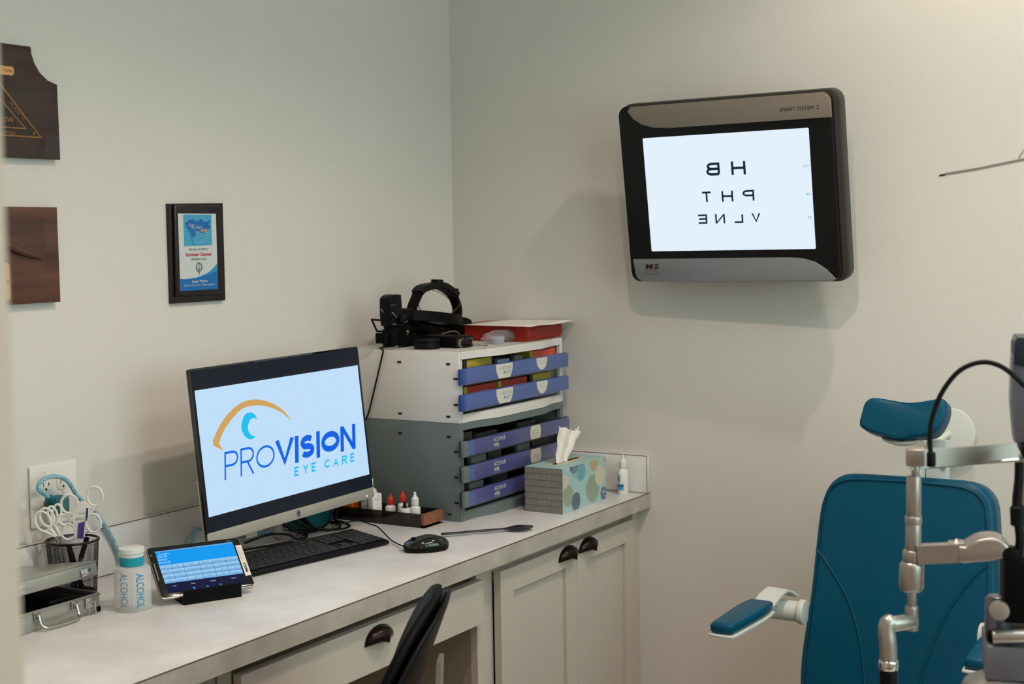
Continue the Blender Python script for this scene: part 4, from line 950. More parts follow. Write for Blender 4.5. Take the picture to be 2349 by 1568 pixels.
# lid hinged at the back, half raised
lid = B(); box(lid, (-W_, -Dp, .0), (0, -Dp+.003, .024), .0008); box(lid, (-W_, -.003, .0), (0, 0, .024)); box(lid, (-W_, -Dp+.003, 0), (-W_+.003, -.003, .024)); box(lid, (-.003, -Dp+.003, 0), (0, -.003, .024)); box(lid, (-W_, -Dp, .0242), (0, 0, .027), .001)
lo = obj('lid', lid, 'alu', cs); lo.location = (0, Dp, Hb+.002); lo.rotation_euler.x = R_(-9)
b = B(); box(b, (-W_-.0008, -Dp-.0012, -.001), (.0008, -Dp+.001, .003), .0006); box(b, (-W_-.0008, -Dp-.0012, .0235), (.0008, -Dp+.001, .0275), .0006); tr_ = obj('edge_trim', b, 'silver2', lo)
def latch_top(x): b = B(); box(b, (x-.012, -Dp-.005, .003), (x+.012, -Dp-.0013, .017), .001); box(b, (x-.008, -Dp-.007, .007), (x+.008, -Dp-.005, .012), .001); return b
obj('latch_catch', latch_top(-.030), 'chrome', lo); obj('latch_catch', latch_top(-.19), 'chrome', lo)
for x in (-.026, -.20):
    b = B(); box(b, (x-.012, -.004, .014), (x+.012, -.0013, .034), .001); tube(b, [(x-.008, -.007, .024), (x-.008, -.008, .002), (x+.008, -.008, .002), (x+.008, -.007, .024)], .0012, 6, 0); cyl(b, (x-.010, -.006, .025), (x+.010, -.006, .025), .0022); obj('latch', b, 'chrome', base)
b = B()
for x in (-.155, -.065): box(b, (x-.008, -.004, .022), (x+.008, -.0013, .036), .001); cyl(b, (x-.006, -.007, .030), (x+.006, -.007, .030), .003)
tube(b, [(-.155, -.007, .030), (-.155, -.012, .014), (-.148, -.020, .0065), (-.110, -.024, .0055), (-.072, -.020, .0065), (-.065, -.012, .014), (-.065, -.007, .030)], .0032, 8, 6)
obj('handle', b, 'silver2', base)

# ------------------------------------------------------------------ outlet, plug and blue braided cord
so = Vector((-1.538, 0, .197))
ou = thing('wall_outlet', 'white two-gang wall outlet plate above the backsplash', 'wall outlet', (so.x, -.0005, so.z))
obj('plate', prism(B(), rrect(.124, .128, .003, 3), -.0062, 0, .0028), 'white', ou)
for gx in (-.023, .023):
    for gz in (-.0195, .0195):
        b = prism(B(), smooth2([(gx-.017, gz-.009), (gx-.010, gz-.014), (gx+.010, gz-.014), (gx+.017, gz-.009), (gx+.017, gz+.009), (gx+.010, gz+.014), (gx-.010, gz+.014), (gx-.017, gz+.009)], 2), -.0075, -.0060, .0005)
        r_ = obj('receptacle', b, 'white', ou)
        b = B(); box(b, (gx-.0075, -.0078, gz-.001), (gx-.0058, -.0073, gz+.007)); box(b, (gx+.0058, -.0078, gz-.001), (gx+.0075, -.0073, gz+.006)); box(b, (gx+.0058, -.0078, gz+.002), (gx+.0105, -.0073, gz+.0036)); prism(b, ell(.0024, .0028, 12, gx, gz-.0072), -.0078, -.0073); obj('slots', b, 'gapm', r_)
b = B(); cyl(b, (-.023, -.0075, 0), (-.023, -.006, 0), .003); cyl(b, (.023, -.0075, 0), (.023, -.006, 0), .003); cyl(b, (-.023, -.0075, .048), (-.023, -.006, .048), .003); obj('screws', b, 'white', ou)
pgc = Vector((so.x-.023, -.0085, so.z-.016))
pg = thing('power_plug', 'teal plug of the braided blue cord in the wall outlet', 'plug', pgc)
obj('body', box(B(), (-.006, -.034, -.022), (.032, 0, .014), .006, 3), 'tealp', pg)
b = B(); cyl(b, (-.004, -.020, .000), (-.018, -.026, .018), .010, .0075, bev=.002); obj('strain_relief', b, 'tealp', pg)
m_braid = mat('braided_blue_cord', (120, 178, 196), .8)
nt = m_braid.node_tree; tcn = nt.nodes.new('ShaderNodeTexCoord'); wv = nt.nodes.new('ShaderNodeTexChecker'); wv.inputs['Scale'].default_value = 420; wv.inputs[1].default_value = lin((70, 140, 166))+(1,); wv.inputs[2].default_value = lin((168, 204, 214))+(1,)
mpn = nt.nodes.new('ShaderNodeMapping'); mpn.inputs['Rotation'].default_value = (R_(45), R_(45), 0); nt.links.new(tcn.outputs['Object'], mpn.inputs[0]); nt.links.new(mpn.outputs[0], wv.inputs['Vector']); nt.links.new(wv.outputs[0], nt.nodes['Principled BSDF'].inputs['Base Color'])
cpt = [pgc+Vector((-.016, -.025, .016))]+[ony(*p, -.036) for p in ((88, 1120), (98, 1100), (126, 1092), (155, 1103), (180, 1140))]+[ony(215, 1170, -.031), ony(240, 1205, -.030), ony(262, 1245, -.029), ony(273, 1275, -.028), Vector((-1.380, -.036, .012)), Vector((-1.340, -.048, .0055)), Vector((-1.28, -.055, .0052)), Vector((-1.20, -.045, .012)), ony(448, 1222, -.035), ony(460, 1213, -.030), Vector((-1.03, -.04, .03)), Vector((-.95, -.055, .008)), Vector((-.88, -.07, .018))]
tag(obj('mains_cable', tube(B(), cpt, .0045, 12, 8), m_braid), 'light blue braided cord looping from the wall outlet behind the monitor', 'power cord')
psp = onz(720, 1202, .01); ps = thing('power_strip', 'teal power block with black plugs behind the monitor', 'power strip', Vector((-.80, -.085, 0)), Matrix.Rotation(R_(12), 3, 'Z'))
obj('body', box(B(), (-.075, -.03, 0), (.065, .03, .048), .010, 3), 'tealp', ps)
for k in range(3): obj('groove', box(B(), (-.0755, -.0305, .030+k*.004), (.0655, .0305, .0312+k*.004)), 'tealp', ps)
b = B()
for x in (-.045, -.005, .035): box(b, (x-.013, -.018, .0485), (x+.013, .018, .075), .004)
pk = obj('black_plugs', b, 'black', ps)
def cable(lb, pts, r=.0028, g='black cables tangled behind the monitor'):
    return tag(obj('power_cable', tube(B(), pts, r, 8, 8), 'rubber'), lb, 'cable', g)
cable('black cable arching over the teal power block', [(-.845, -.06, .090), (-.80, -.11, .083), (-.775, -.125, .055), (-.785, -.130, .020), (-.83, -.135, .0035), (-.90, -.125, .0035)])
cable('black cable dropping from the monitor to the worktop', [(-.95, -.085, .12), (-.93, -.10, .06), (-.88, -.125, .020), (-.83, -.155, .004), (-.79, -.165, .0035), (-.75, -.13, .0035), (-.735, -.08, .0035)])
cable('second black cable beside the dropping one behind the keyboard', [(-.93, -.08, .12), (-.90, -.11, .055), (-.86, -.145, .015), (-.815, -.175, .004), (-.77, -.18, .0035), (-.735, -.14, .0035), (-.725, -.10, .0035)])
cable('thick black cable bundle hanging in the middle under the chin', [(-.98, -.08, .11), (-.955, -.115, .045), (-.915, -.15, .012), (-.885, -.155, .022), (-.90, -.12, .055), (-.93, -.08, .10)], .0042)
cable('black cable lying left of the silver stand foot', [(-1.10, -.13, .020), (-1.045, -.155, .032), (-.985, -.165, .022), (-.955, -.165, .006), (-.91, -.16, .0035), (-.87, -.11, .0035)])
cable('black cable curving over to the orange carton', [(-.80, -.03, .06), (-.74, -.05, .055), (-.70, -.065, .048), (-.69, -.08, .035), (-.72, -.10, .008), (-.76, -.12, .0035)])
cable('black cable along the back of the keyboard', [(-1.20, -.12, .004), (-1.12, -.155, .012), (-1.02, -.175, .008), (-.98, -.175, .006)])
ad = thing('power_adapter', 'black power adapter standing behind the teal power block', 'power adapter', (-.705, -.065, 0), Matrix.Rotation(R_(-15), 3, 'Z'))
obj('body', box(B(), (-.028, -.018, 0), (.028, .018, .075), .006, 3), 'black', ad); obj('cable_collar', cyl(B(), (.02, -.002, .07), (.034, -.008, .082), .006, .004), 'rubber', ad)

# ------------------------------------------------------------------ plaques on the left wall
def plaque_poly(name, lb, pix, y, th, bev, mt, cat='plaque'):
    pts = [ony(*p, 0) for p in pix]; cx = sum(p.x for p in pts)/len(pts); cz = min(p.z for p in pts)
    t = thing(name, lb, cat, (cx, -.0005, cz)); poly = [(p.x-cx, p.z-cz) for p in pts]
    obj('board', prism(B(), poly, -th, 0, bev, 3), mt, t); return t, cx, cz
t, cx, cz = plaque_poly('award_plaque', 'small dark framed plaque with a blue and white sheet, alone right of the other plaques', [(379.5, 467), (387, 696), (510, 688), (503.5, 466)], 0, .010, .001, 'frame')
P = Plane((cx, -.0105, cz), rotm(0, 0, 0)); SP = lambda x, y: (360+x/5.806, 440+y/5.806)
F = lambda x, y: P.xz(*SP(x, y))
obj('bevelled_face', prism(B(), [F(200, 168), (F(840, 168)[0]-.006, F(200, 168)[1]), (F(840, 168)[0]-.006, F(225, 1400)[1]), (F(215, 1000)[0], F(225, 1400)[1])], -.018, -.0098, .005, 3), 'frame', t)
xl, zt_ = F(283, 292); xr, zb_ = F(808, 1290); xl = F(295, 800)[0]; xr = F(793, 700)[0]; yb = -.0190
P = Plane((cx, yb, cz), rotm(0, 0, 0)); xl = F(295, 800)[0]; xr = F(795, 700)[0]; zt_ = F(530, 288)[1]; zb_ = F(560, 1305)[1]
sh = obj('printed_sheet', prism(B(), [(xl, zb_), (xr, zb_), (xr, zt_), (xl, zt_)], yb, yb+.0009), 'pwhite', t, smooth=0)
W_s = xr-xl; H_s = zt_-zb_
def U(u, v): return (xl+u*W_s, zb_+v*H_s)
def pp(nm, pts, mt, k=1): obj(nm, prism(B(), pts, yb-.0002*k, yb-.0002*k), mt, sh, smooth=0)
pp('blue_band', [U(0, 0), U(1, 0), U(1, .245)]+[U(1-i/9, .150+.095*(1-i/9)**2.2) for i in range(1, 9)]+[U(0, .158)], 'pblue2')
pp('teal_wave', [U(1, .24), U(1, .345)]+smooth2([U(1, .345), U(.86, .27), U(.70, .215), U(.5, .178), U(.38, .160)], 4, False)+smooth2([U(.40, .158), U(.66, .186), U(.86, .216), U(.99, .242)], 4, False), 'pteal', 2)
pp('picture', [U(.13, .575), U(.87, .585), U(.87, .985), U(.13, .985)], 'pblue')
pp('flag', smooth2([U(.19, .86), U(.28, .915), U(.38, .925), U(.48, .895), U(.58, .925), U(.68, .895), U(.78, .90), U(.85, .915), U(.80, .86), U(.84, .815), U(.72, .77), U(.62, .745), U(.52, .765), U(.44, .72), U(.36, .69), U(.30, .76)], 3), 'pblue2', 2)
pp('flag_pole', [U(.15, .87), U(.17, .885), U(.42, .585), U(.385, .58)], 'pteal', 3)
b = B()
for k in range(26):
    a = 2*math.pi*k/26; r0, r1 = .25, .40; c0 = (.50, .79)
    p = U(c0[0]+r0*.9*math.cos(a), c0[1]+.16*math.sin(a)*1.0); q_ = U(c0[0]+.36*math.cos(a), c0[1]+.19*math.sin(a)); d = Vector((q_[0]-p[0], q_[1]-p[1])).normalized()*.0004
    prism(b, [(p[0]-d.y, p[1]+d.x), (p[0]+d.y, p[1]-d.x), q_], yb-.0004, yb-.0004)
obj('printed_rays', b, 'pwhite', sh, smooth=0)
def tt3(s, a, c, mt, nm, k=3, **kw): b = B(); text(b, s, *U(*a), *U(*c), yb-.0002*k, **kw); obj(nm, b, mt, sh, smooth=0)
tt3('Cheer', (.25, .83), (.40, .875), 'pwhite', 'flag_script', 4, shear=.2); tt3('Your Heart', (.31, .80), (.60, .845), 'pwhite', 'flag_script', 4, shear=.2); tt3('Out', (.42, .740), (.52, .780), 'pwhite', 'flag_script', 4, shear=.2); tt3('-sider', (.55, .762), (.75, .808), 'ptan', 'flag_script', 4, shear=.2, weight=.02)
tt3('SPECIAL OLYMPICS', (.25, .518), (.75, .546), 'ptxt', 'printed_line'); tt3('Summer Games', (.16, .445), (.84, .492), 'predt', 'printed_line', weight=.02); tt3('VIRGINIA 2016', (.29, .39), (.70, .42), 'ptxt', 'printed_line')
tt3('Adam Melton', (.29, .098), (.71, .135), 'pwhite', 'printed_line', 6, weight=.01); tt3('Clinical Director, Opening Eyes', (.09, .048), (.90, .082), 'pwhite', 'printed_line', 6)
b = B(); c0 = U(.5, .30)
for k in range(10):
    a = R_(-60+k*33.3); rr = W_s*.075; p = (c0[0]+rr*math.cos(a), c0[1]+rr*math.sin(a)); prism(b, ell(W_s*.014, W_s*.022, 8, *p), yb-.0005, yb-.0005)
prism(b, ell(W_s*.016, W_s*.016, 10, c0[0], c0[1]+W_s*.03), yb-.0005, yb-.0005); prism(b, [(c0[0]-W_s*.045, c0[1]+W_s*.01), (c0[0], c0[1]-W_s*.02), (c0[0]+W_s*.045, c0[1]+W_s*.01), (c0[0]+W_s*.012, c0[1]-W_s*.035), (c0[0]+W_s*.012, c0[1]-W_s*.13), (c0[0]-W_s*.012, c0[1]-W_s*.13), (c0[0]-W_s*.012, c0[1]-W_s*.035)], yb-.0005, yb-.0005)
obj('emblem', b, 'ptxt', sh, smooth=0)

S1 = lambda x, y: (x/2.3054, 60+y/2.3054)
# scalloped walnut plaque, upper left
arc = [(131, 111), (136, 150), (152, 200), (180, 248), (220, 288), (272, 312)]
top_pix = [S1(*p) for p in arc]; rp = S1(276, 708)
x_r = ony(*S1(274, 320), 0).x; z_b = ony(*rp, 0).z; z_t = ony(*S1(131, 108), 0).z
pr_ = [ony(*p, 0) for p in top_pix]
xm = -1.69                                         # middle of the plaque, beyond the door jamb
half = [(p.x-xm, p.z-z_b) for p in pr_]
poly = half+[(x_r-xm, 0.0)]; poly = poly+[(-x, z) for x, z in poly[::-1]]
t = thing('award_plaque', 'dark walnut plaque with scalloped top corners and a brass triangle, upper left', 'plaque', (xm, -.0005, z_b))
obj('board', prism(B(), poly, -.018, 0, .003, 3), 'wooddark', t)
P = Plane((xm, -.0185, z_b), rotm(0, 0, 0)); F = lambda x, y: P.xz(*S1(x, y))
a = F(217, 593); apx = F(0, 305); bx = a[0]
# the triangle is symmetric about the plaque's centre line: continue its right edge up to the middle
sl_ = (apx[1]-a[1])/(apx[0]-a[0]); zap = a[1]+sl_*(0-a[0])
tri = lambda k: [(-bx+k*2.4, a[1]+k), (bx-k*2.4, a[1]+k), (0, zap-k*2.2)]
def ringtri(b, k0, k1, y):
    A, C = tri(k0), tri(k1)
    for i in range(3): j = (i+1) % 3; prism(b, [A[i], A[j], C[j], C[i]], y, y-.0012)
obj('enamel_triangle', prism(B(), tri(.0005), -.0185, -.0200), 'slate', t, smooth=0)
b = B(); ringtri(b, 0, .0030, -.0200); ringtri(b, .0160, .0188, -.0200); obj('brass_edges', b, 'brassd', t)
b = B(); text(b, 'FELLOW', F(-64, 506)[0], F(0, 506)[1], F(70, 490)[0], F(0, 477)[1], -.0206, weight=.02); text(b, 'OPTOMETRY', F(-66, 577)[0], F(0, 577)[1]-.0005, F(78, 560)[0], F(0, 553)[1], -.0206, weight=.02)
q0, q1, q2, q3 = F(42, 405), F(118, 500), F(134, 490), F(58, 395)
quadtext(b, 'ACADEMY', [q0, q1, q2, q3], 0, 1, 0, 1, -.0206, .008); quadtext(b, 'AMERICAN', [(-q1[0], q1[1]), (-q0[0], q0[1]), (-q3[0], q3[1]), (-q2[0], q2[1])], 0, 1, 0, 1, -.0206, .008)
obj('raised_letters', b, 'brassd', t, smooth=0)
b = B(); u = F(171, 568); cyl(b, (u[0], -.0200, u[1]), (u[0], -.0222, u[1]), .0032); cyl(b, (-u[0], -.0200, u[1]), (-u[0], -.0222, u[1]), .0032); obj('screws', b, 'brassd', t)
r0 = F(70, 215); r1 = F(70, 262); rw = r0[0]
obj('name_plate', prism(B(), [(-rw+.004, r1[1]), (rw-.004, r1[1]), (rw, r1[1]+.005), (rw, r0[1]-.003), (rw-.003, r0[1]), (-rw+.003, r0[1]), (-rw, r0[1]-.003), (-rw, r1[1]+.005)], -.0185, -.0195), 'brass', t)
b = B(); text(b, 'ADAM MELTON', F(-90, 240)[0], (r0[1]+r1[1])/2-.0024, F(60, 240)[0], (r0[1]+r1[1])/2+.0024, -.0199); obj('engraving', b, 'brassd', t, smooth=0)
# plain walnut plaque, lower left
x_r = ony(*S1(279, 1200), 0).x; z_t = ony(*S1(268, 958), 0).z; z_b = ony(*S1(290, 1456), 0).z; xm = -1.66
t = thing('award_plaque', 'plain walnut plaque with a carved rod and a copper plate, lower left', 'plaque', (xm, -.0005, z_b))
hw = x_r-xm
obj('board', prism(B(), [(-hw, 0), (hw, 0), (hw, z_t-z_b), (-hw, z_t-z_b)], -.018, 0, .002, 3), 'wood', t)
P = Plane((xm, -.020, z_b), rotm(0, 0, 0)); F = lambda x, y: P.xz(*S1(x, y))
c0, c1, c2 = F(-60, 1120), F(120, 1195), F(222, 1230)
b = B(); tube(b, [(c0[0], -.027, c0[1]), (F(60, 1170)[0], -.027, F(60, 1170)[1]), (c1[0], -.026, c1[1]), (c2[0], -.020, c2[1])], .0075, 12, 6, scale=[1]*12+[.95, .9, .8, .7, .55, .4, .2]); obj('carved_rod', b, 'wood', t)
e0 = F(50, 1252); e1 = F(56, 1446)
obj('copper_plate', prism(B(), [(-.06, e1[1]), (e0[0]-.003, e1[1]), (e0[0], e1[1]+.004), (e0[0], e0[1]-.004), (e0[0]-.003, e0[1]), (-.06, e0[1])], -.0182, -.0192), 'brass', t)
u = F(40, 1352); obj('screw', cyl(B(), (u[0], -.0192, u[1]), (u[0], -.0215, u[1]), .003), 'brassd', t)

# ------------------------------------------------------------------ wall display
TS = .457/.46
PV = Plane(Vector((-.359, -1.014, .81)).lerp(Vector((-.026, -.877, .819)), (.457-.43)/.044), rotm(-93.214, 7.86, -.371))
tv = thing('wall_display', 'wall-mounted black and grey screen showing mirrored chart letters', 'display', PV.c, PV.R)
S6 = lambda x, y: (1380+x/3.1367, 180+y/3.1367)
G = lambda x, y: PV.xz(*S6(x, y))
xl, xr, zt2, zb2 = -.296, .288, .233, -.229
front = rrect(xr-xl, zt2-zb2, .026, 7, (xl+xr)/2, (zt2+zb2)/2)
obj('body', prism(B(), front, .0, .020, .002), 'tvbody', tv)
obj('rear_shell', prism(B(), rrect(xr-xl+.020, zt2-zb2+.010, .032, 7, (xl+xr)/2+.006, (zt2+zb2)/2), .0205, .058, .006), 'tvedge', tv)
q = [PV.loc(*p) for p in ((1475, 317.7), (1854, 293.8), (1871.6, 569.6), (1494.8, 575.3))]
xs0, xs1, zs1, zs0 = -.229, .229, .1482, -.1482
dis = obj('display', prism(B(), rrect(xs1-xs0, zs1-zs0, .003, 3, 0, 0), -.0008, -.0008), 's_white', tv, smooth=0)
tp = [G(*p) for p in ((190, 236), (230, 290), (290, 330), (370, 352), (480, 356))]
pts = tp+[G(1000, 330)]+[G(1658, 284)]
xr2 = pts[-1][0]; zz_ = tp[-1][1]
top = [(x, z) for x, z in tp]+[(xr2, zz_)]+[(xr2, zt2-.030)]+[(xr2-.024+.024*math.cos(R_(a)), zt2-.026+.024*math.sin(R_(a))) for a in range(15, 91, 15)]+[(tp[0][0]+.010, zt2-.002)]
tpn = obj('top_panel', prism(B(), top, -.004, .002, .001), 'tvtop', tv)
bp_ = [G(*p) for p in ((232, 1298), (1350, 1288), (1450, 1292), (1540, 1318), (1620, 1370), (1690, 1440))]
z1_ = bp_[0][1]
bot_ = [(bp_[0][0], z1_), (bp_[1][0], z1_)]+[(x, min(z, z1_)) for x, z in bp_[2:]]+[(bp_[-1][0]-.01, zb2+.0005), (xl+.050, zb2+.0005)]+[(xl+.040-.026*math.sin(R_(a))-.0, zb2+.026-.026*math.cos(R_(a))) for a in range(20, 91, 14)]
bpn = obj('bottom_panel', prism(B(), bot_, -.004, .002, .001), 'tvbot', tv)
for wd_, bx_, sw in (('BH', [((757, 700), (848, 602)), ((937, 694), (1034, 591))], .0064), ('THP', [((722, 889), (793, 811)), ((868, 886), (945, 805)), ((1018, 880), (1097, 799))], .0050), ('ENLV', [((694, 1046), (759, 976)), ((822, 1043), (887, 973)), ((954, 1039), (1018, 969)), ((1083, 1036), (1143, 966))], .0046)):
    for c, (a0, a1) in zip(wd_, bx_):
        u = G(*a0); v = G(*a1); obj('chart_letter', glyph(B(), c, u[0], u[1], v[0], v[1], sw, -.0011, 0, True), 's_black', dis, smooth=0)
b = B()
for s_, a0, a1 in (('100', (1451, 638), (1490, 617)), ('80', (1474, 840), (1502, 821)), ('70', (1486, 1010), (1512, 990))): u, v = G(*a0), G(*a1); text(b, s_, u[0], u[1], v[0], v[1], -.0011)
obj('line_numbers', b, 's_num', dis, smooth=0)
b = B(); u, v = G(1285, 236), G(1566, 192); text(b, 'SMART SYSTEM', u[0], u[1]-.001, u[0]+(v[0]-u[0])*.86, u[1]+.0085, -.0044, weight=0, shear=.2); text(b, '2', u[0]+(v[0]-u[0])*.93, u[1]-.001, v[0], u[1]+.0085, -.0044, shear=.2)
obj('name_print', b, 'ink', tpn, smooth=0)
b = B(); u, v = G(322, 1368), G(412, 1330); mw = v[0]-u[0]; text(b, 'M', u[0], u[1], u[0]+mw*.5, v[1], -.0044, weight=.04, shear=.2); text(b, 'S', u[0]+mw*.68, u[1], v[0], v[1], -.0044, weight=.04, shear=.2); text(b, 'TECHNOLOGIES', u[0], u[1]-.0052, v[0], u[1]-.0022, -.0044); text(b, 'www.mstech-eyes.com', u[0]-.001, u[1]-.0125, v[0]+.001, u[1]-.0105, -.0044); text(b, '1.847.763.0500', u[0]+.005, u[1]-.0165, v[0]-.003, u[1]-.0145, -.0044)
obj('maker_print', b, 'ink', bpn, smooth=0)
b = B(); text(b, '&', u[0]+mw*.50, u[1], u[0]+mw*.70, v[1], -.0046, shear=.2); obj('maker_ampersand', b, 'inkred', bpn, smooth=0)
b = B()
for (x, y) in ((1650, 1160), (1660, 1305)): u = G(x, y); cyl(b, (u[0], .001, u[1]), (u[0], -.004, u[1]), .0075)
obj('buttons', b, 'tvbody', tv)
# arm to the wall
o = PV.c; Ri = PV.R.transposed()
def V3(x, y, z): return Ri @ (Vector((x, y, z))-o)
b = B(); t_ = bmesh.new(); box(t_, (-.012, -1.02, .72), (-.0005, -.82, .90), .001); merge(b, t_, (Matrix.Translation(-(Ri @ o)) @ Ri.to_4x4())); obj('wall_bracket', b, 'tvbody', tv)
b = B(); tube(b, [V3(-.012, -.92, .81), Vector((0, .058, 0))], .02, 12, 0); obj('mount_arm', b, 'tvbody', tv)
# ------------------------------------------------------------------ things on top of the white drawer unit
ZT = .4272
SH = lambda x, y: (820+x/7.83, 620+y/7.83)
hy = -.155
hs = thing('ophthalmoscope_headset', 'black head-worn examination scope with a curved overhead band on the white drawer unit', 'headset', (-.42, hy, ZT))
ho = Vector((-.42, hy, ZT))
def HP(x, y, dy=0): p = ony(*SH(x, y), hy+dy)-ho; return Vector((p.x, dy, p.z))
ribbon = [HP(975, 690), HP(1010, 590), HP(1055, 490), HP(1095, 395), HP(1190, 335), HP(1330, 298), HP(1480, 300), HP(1610, 370), HP(1700, 450), HP(1765, 580), HP(1792, 700), HP(1785, 830)]
b = B(); strip(b, ribbon, .026, .0115, 6, up=Vector((1, 0, 0))); obj('overhead_band', b, 'blackm', hs)
b = B(); strip(b, [p+Vector((0, 0, .002)) for p in [HP(1075, 420), HP(1160, 330), HP(1330, 285), HP(1500, 280), HP(1640, 365), HP(1745, 450)]], .032, .015, 6, up=Vector((1, 0, 0))); obj('band_pad', b, 'rubber', hs)
k0 = HP(1430, 235); obj('top_knob', cyl(B(), k0, k0+Vector((.001, 0, .011)), .017, bev=.002), 'black', hs)
k0 = HP(1730, 400); b = B(); box(b, tuple(k0-Vector((.010, .012, .012))), tuple(k0+Vector((.010, .012, .012))), .004); obj('band_clamp', b, 'black', hs)
# circular head band
b = B(); N = 40; A_ = HP(870, 790); C_ = HP(1780, 910); mid = (A_+C_)/2; rx = (C_.x-A_.x)/2; ry = .072
path = []
for i in range(N):
    a = 2*math.pi*i/N; u = math.cos(a); path.append(Vector((mid.x+rx*u, .010+ry*math.sin(a), mid.z+(C_.z-A_.z)/2*u)))
sweep(b, path, [(-.0012, -.0135), (.0012, -.0135), (.0012, .0135), (-.0012, .0135)], True, up=Vector((0, 0, 1))); obj('head_band', b, 'blackm', hs)
poly = [HP(*p) for p in ((905, 905), (985, 985), (1080, 1060), (1160, 1108), (1140, 1150), (1150, 1195), (1350, 1190), (1700, 1150), (2000, 1145), (1960, 1020), (1900, 900), (1860, 855), (1700, 830), (1600, 900), (1340, 960), (1100, 930))]
mn = min(p.z for p in poly)
b = B(); prism(b, smooth2([(p.x, max(p.z, .0)) for p in poly], 3), -.030, .045, .006); obj('rear_cushion', b, 'blackm', hs)
k0 = HP(1790, 930, -.035); obj('adjusting_knob', cyl(B(), k0, k0+Vector((0, -.014, 0)), .011, bev=.002), 'black', hs)
k0 = HP(1780, 905); b = B(); lathe(b, [(0, -.014), (.010, -.012), (.0135, -.004), (.0135, .006), (.008, .012), (0, .013)], 20, mx=Matrix.Translation(k0) @ Matrix.Rotation(R_(70), 4, 'X')); obj('ratchet_knob', b, 'black', hs)
# optics housing
b = B(); c0 = [HP(*p, -.018) for p in ((560, 515), (585, 470), (640, 435), (700, 428), (755, 442), (775, 640), (805, 1000), (585, 1000), (562, 800))]
prism(b, smooth2([(p.x, p.z) for p in c0], 1), -.024, .012, .003, 3); opt = obj('optics_housing', b, 'black', hs)
u0, u1 = HP(575, 634, -.019), HP(655, 600, -.019); obj('housing_badge', box(B(), (u0.x, -.0256, u0.z), (u1.x, -.0238, u1.z)), 'tvedge', opt)
u0, u1 = HP(600, 975, -.019), HP(660, 955, -.019); obj('housing_mark', box(B(), (u0.x, -.0256, u0.z), (u1.x, -.0238, u1.z)), 'tvtop', opt)
b = B()
for k in range(6): u0 = HP(610+k*14, 440+abs(k-3)*4); box(b, (u0.x, -.018, u0.z-.002), (u0.x+.0018, .006, u0.z+.0012))
obj('cooling_fins', b, 'blackm', opt)
b = B(); tube(b, [HP(625, 755, -.030), HP(665, 800, -.030), HP(705, 842, -.029)], .0016, 8, 3); obj('lever', b, 'silver2', hs)
b = B(); tube(b, [HP(420, 695, -.01), HP(465, 750, -.01)], .0015, 8, 3); obj('lever', b, 'tvtop', hs)
k0 = HP(765, 880, -.026); obj('swivel_knob', cyl(B(), k0, k0+Vector((0, -.010, 0)), .0095, bev=.002), 'black', hs)
b = B()
box(b, tuple(HP(790, 900, -.018)), tuple(HP(930, 670, .014))[:3] if False else tuple(Vector((HP(930, 670).x, .014, HP(930, 670).z))), .004); obj('hinge_block', b, 'black', hs)
b = B(); k0 = HP(830, 820, -.019); cyl(b, k0, k0+Vector((0, -.003, 0)), .0015); tube(b, [HP(820, 905, -.015), HP(855, 930, -.015), HP(905, 905, -.015)], .0012, 6, 4); obj('hinge_screw', b, 'silver2', hs)
# viewing mirror frame
fr_ = [HP(255, 880, -.030), HP(440, 895, -.030), HP(520, 1100, -.020), HP(350, 1090, -.020)]
b = B()
for i in range(4):
    tube(b, [fr_[i], fr_[(i+1) % 4]], .0026, 8, 0)
obj('mirror_frame', b, 'black', hs)
b = B()
for (p0, p1, y0, y1) in (((470, 1130), (520, 1310), -.024, .010), ((560, 1060), (700, 1345), -.030, .000), ((740, 1010), (865, 1340), -.018, .016), ((865, 1180), (1105, 1370), -.012, .020), ((600, 1000), (840, 1080), -.020, .004)):
    a, c = HP(*p0, y0*.7), HP(*p1, y0*.7); box(b, (a.x, y0, max(c.z, .0004)), (c.x, y1, a.z), .002)
obj('eyepiece_block', b, 'blackm', hs)
b = B(); a = HP(1020, 1140); lathe(b, [(0, -.004), (.008, -.004), (.0085, .003), (0, .004)], 18, loc=a); tube(b, [HP(870, 1115), HP(960, 1135)], .0014, 6, 0); obj('focus_knob', b, 'black', hs)
obj('headset_wire', tube(B(), [HP(1350, 355, -.014), HP(1450, 385, -.014), HP(1560, 450, -.015), HP(1660, 520, -.016)], .0009, 6, 6), 'rubber', hs)
obj('headset_wire', tube(B(), [HP(1080, 575, -.014), HP(1110, 660, -.014), HP(1140, 735, -.030)], .0012, 6, 4), 'rubber', hs)
obj('headset_wire', tube(B(), [HP(1610, 810, -.040), HP(1720, 740, -.03), HP(1800, 660, -.02), HP(1840, 600, -.014)], .0009, 6, 6), 'brassd', hs)
# cords
p8 = lambda x, y, z: onz(*SH(x, y), z)
hc = tag(obj('headset_cable', tube(B(), [Vector((-.505, -.14, ZT+.003)), Vector((-.535, -.130, ZT+.0026)), Vector((-.570, -.140, ZT+.0028)), Vector((-.5905, -.165, ZT-.001)), Vector((-.5912, -.160, .405)), onx(866, 862, -.5905), onx(857, 900, -.5905), onx(846, 945, -.5905), onx(838, 965, -.592), Vector((-.600, -.085, .18)), Vector((-.600, -.06, .06))], .0022, 8, 8), 'rubber'), 'black cord hanging down the side of the drawer units behind the monitor', 'cable')
tag(obj('signal_cord', tube(B(), [ Vector((-.43, -.24, ZT+.033)), Vector((-.405, -.24, ZT+.0345)), Vector((-.37, -.235, ZT+.0355)), Vector((-.345, -.235, ZT+.030)), Vector((-.338, -.24, ZT+.012)), Vector((-.336, -.245, ZT+.0015))], .0012, 8, 8), 'tvtop'), 'thin pale cord arching over the small black power box', 'cable')
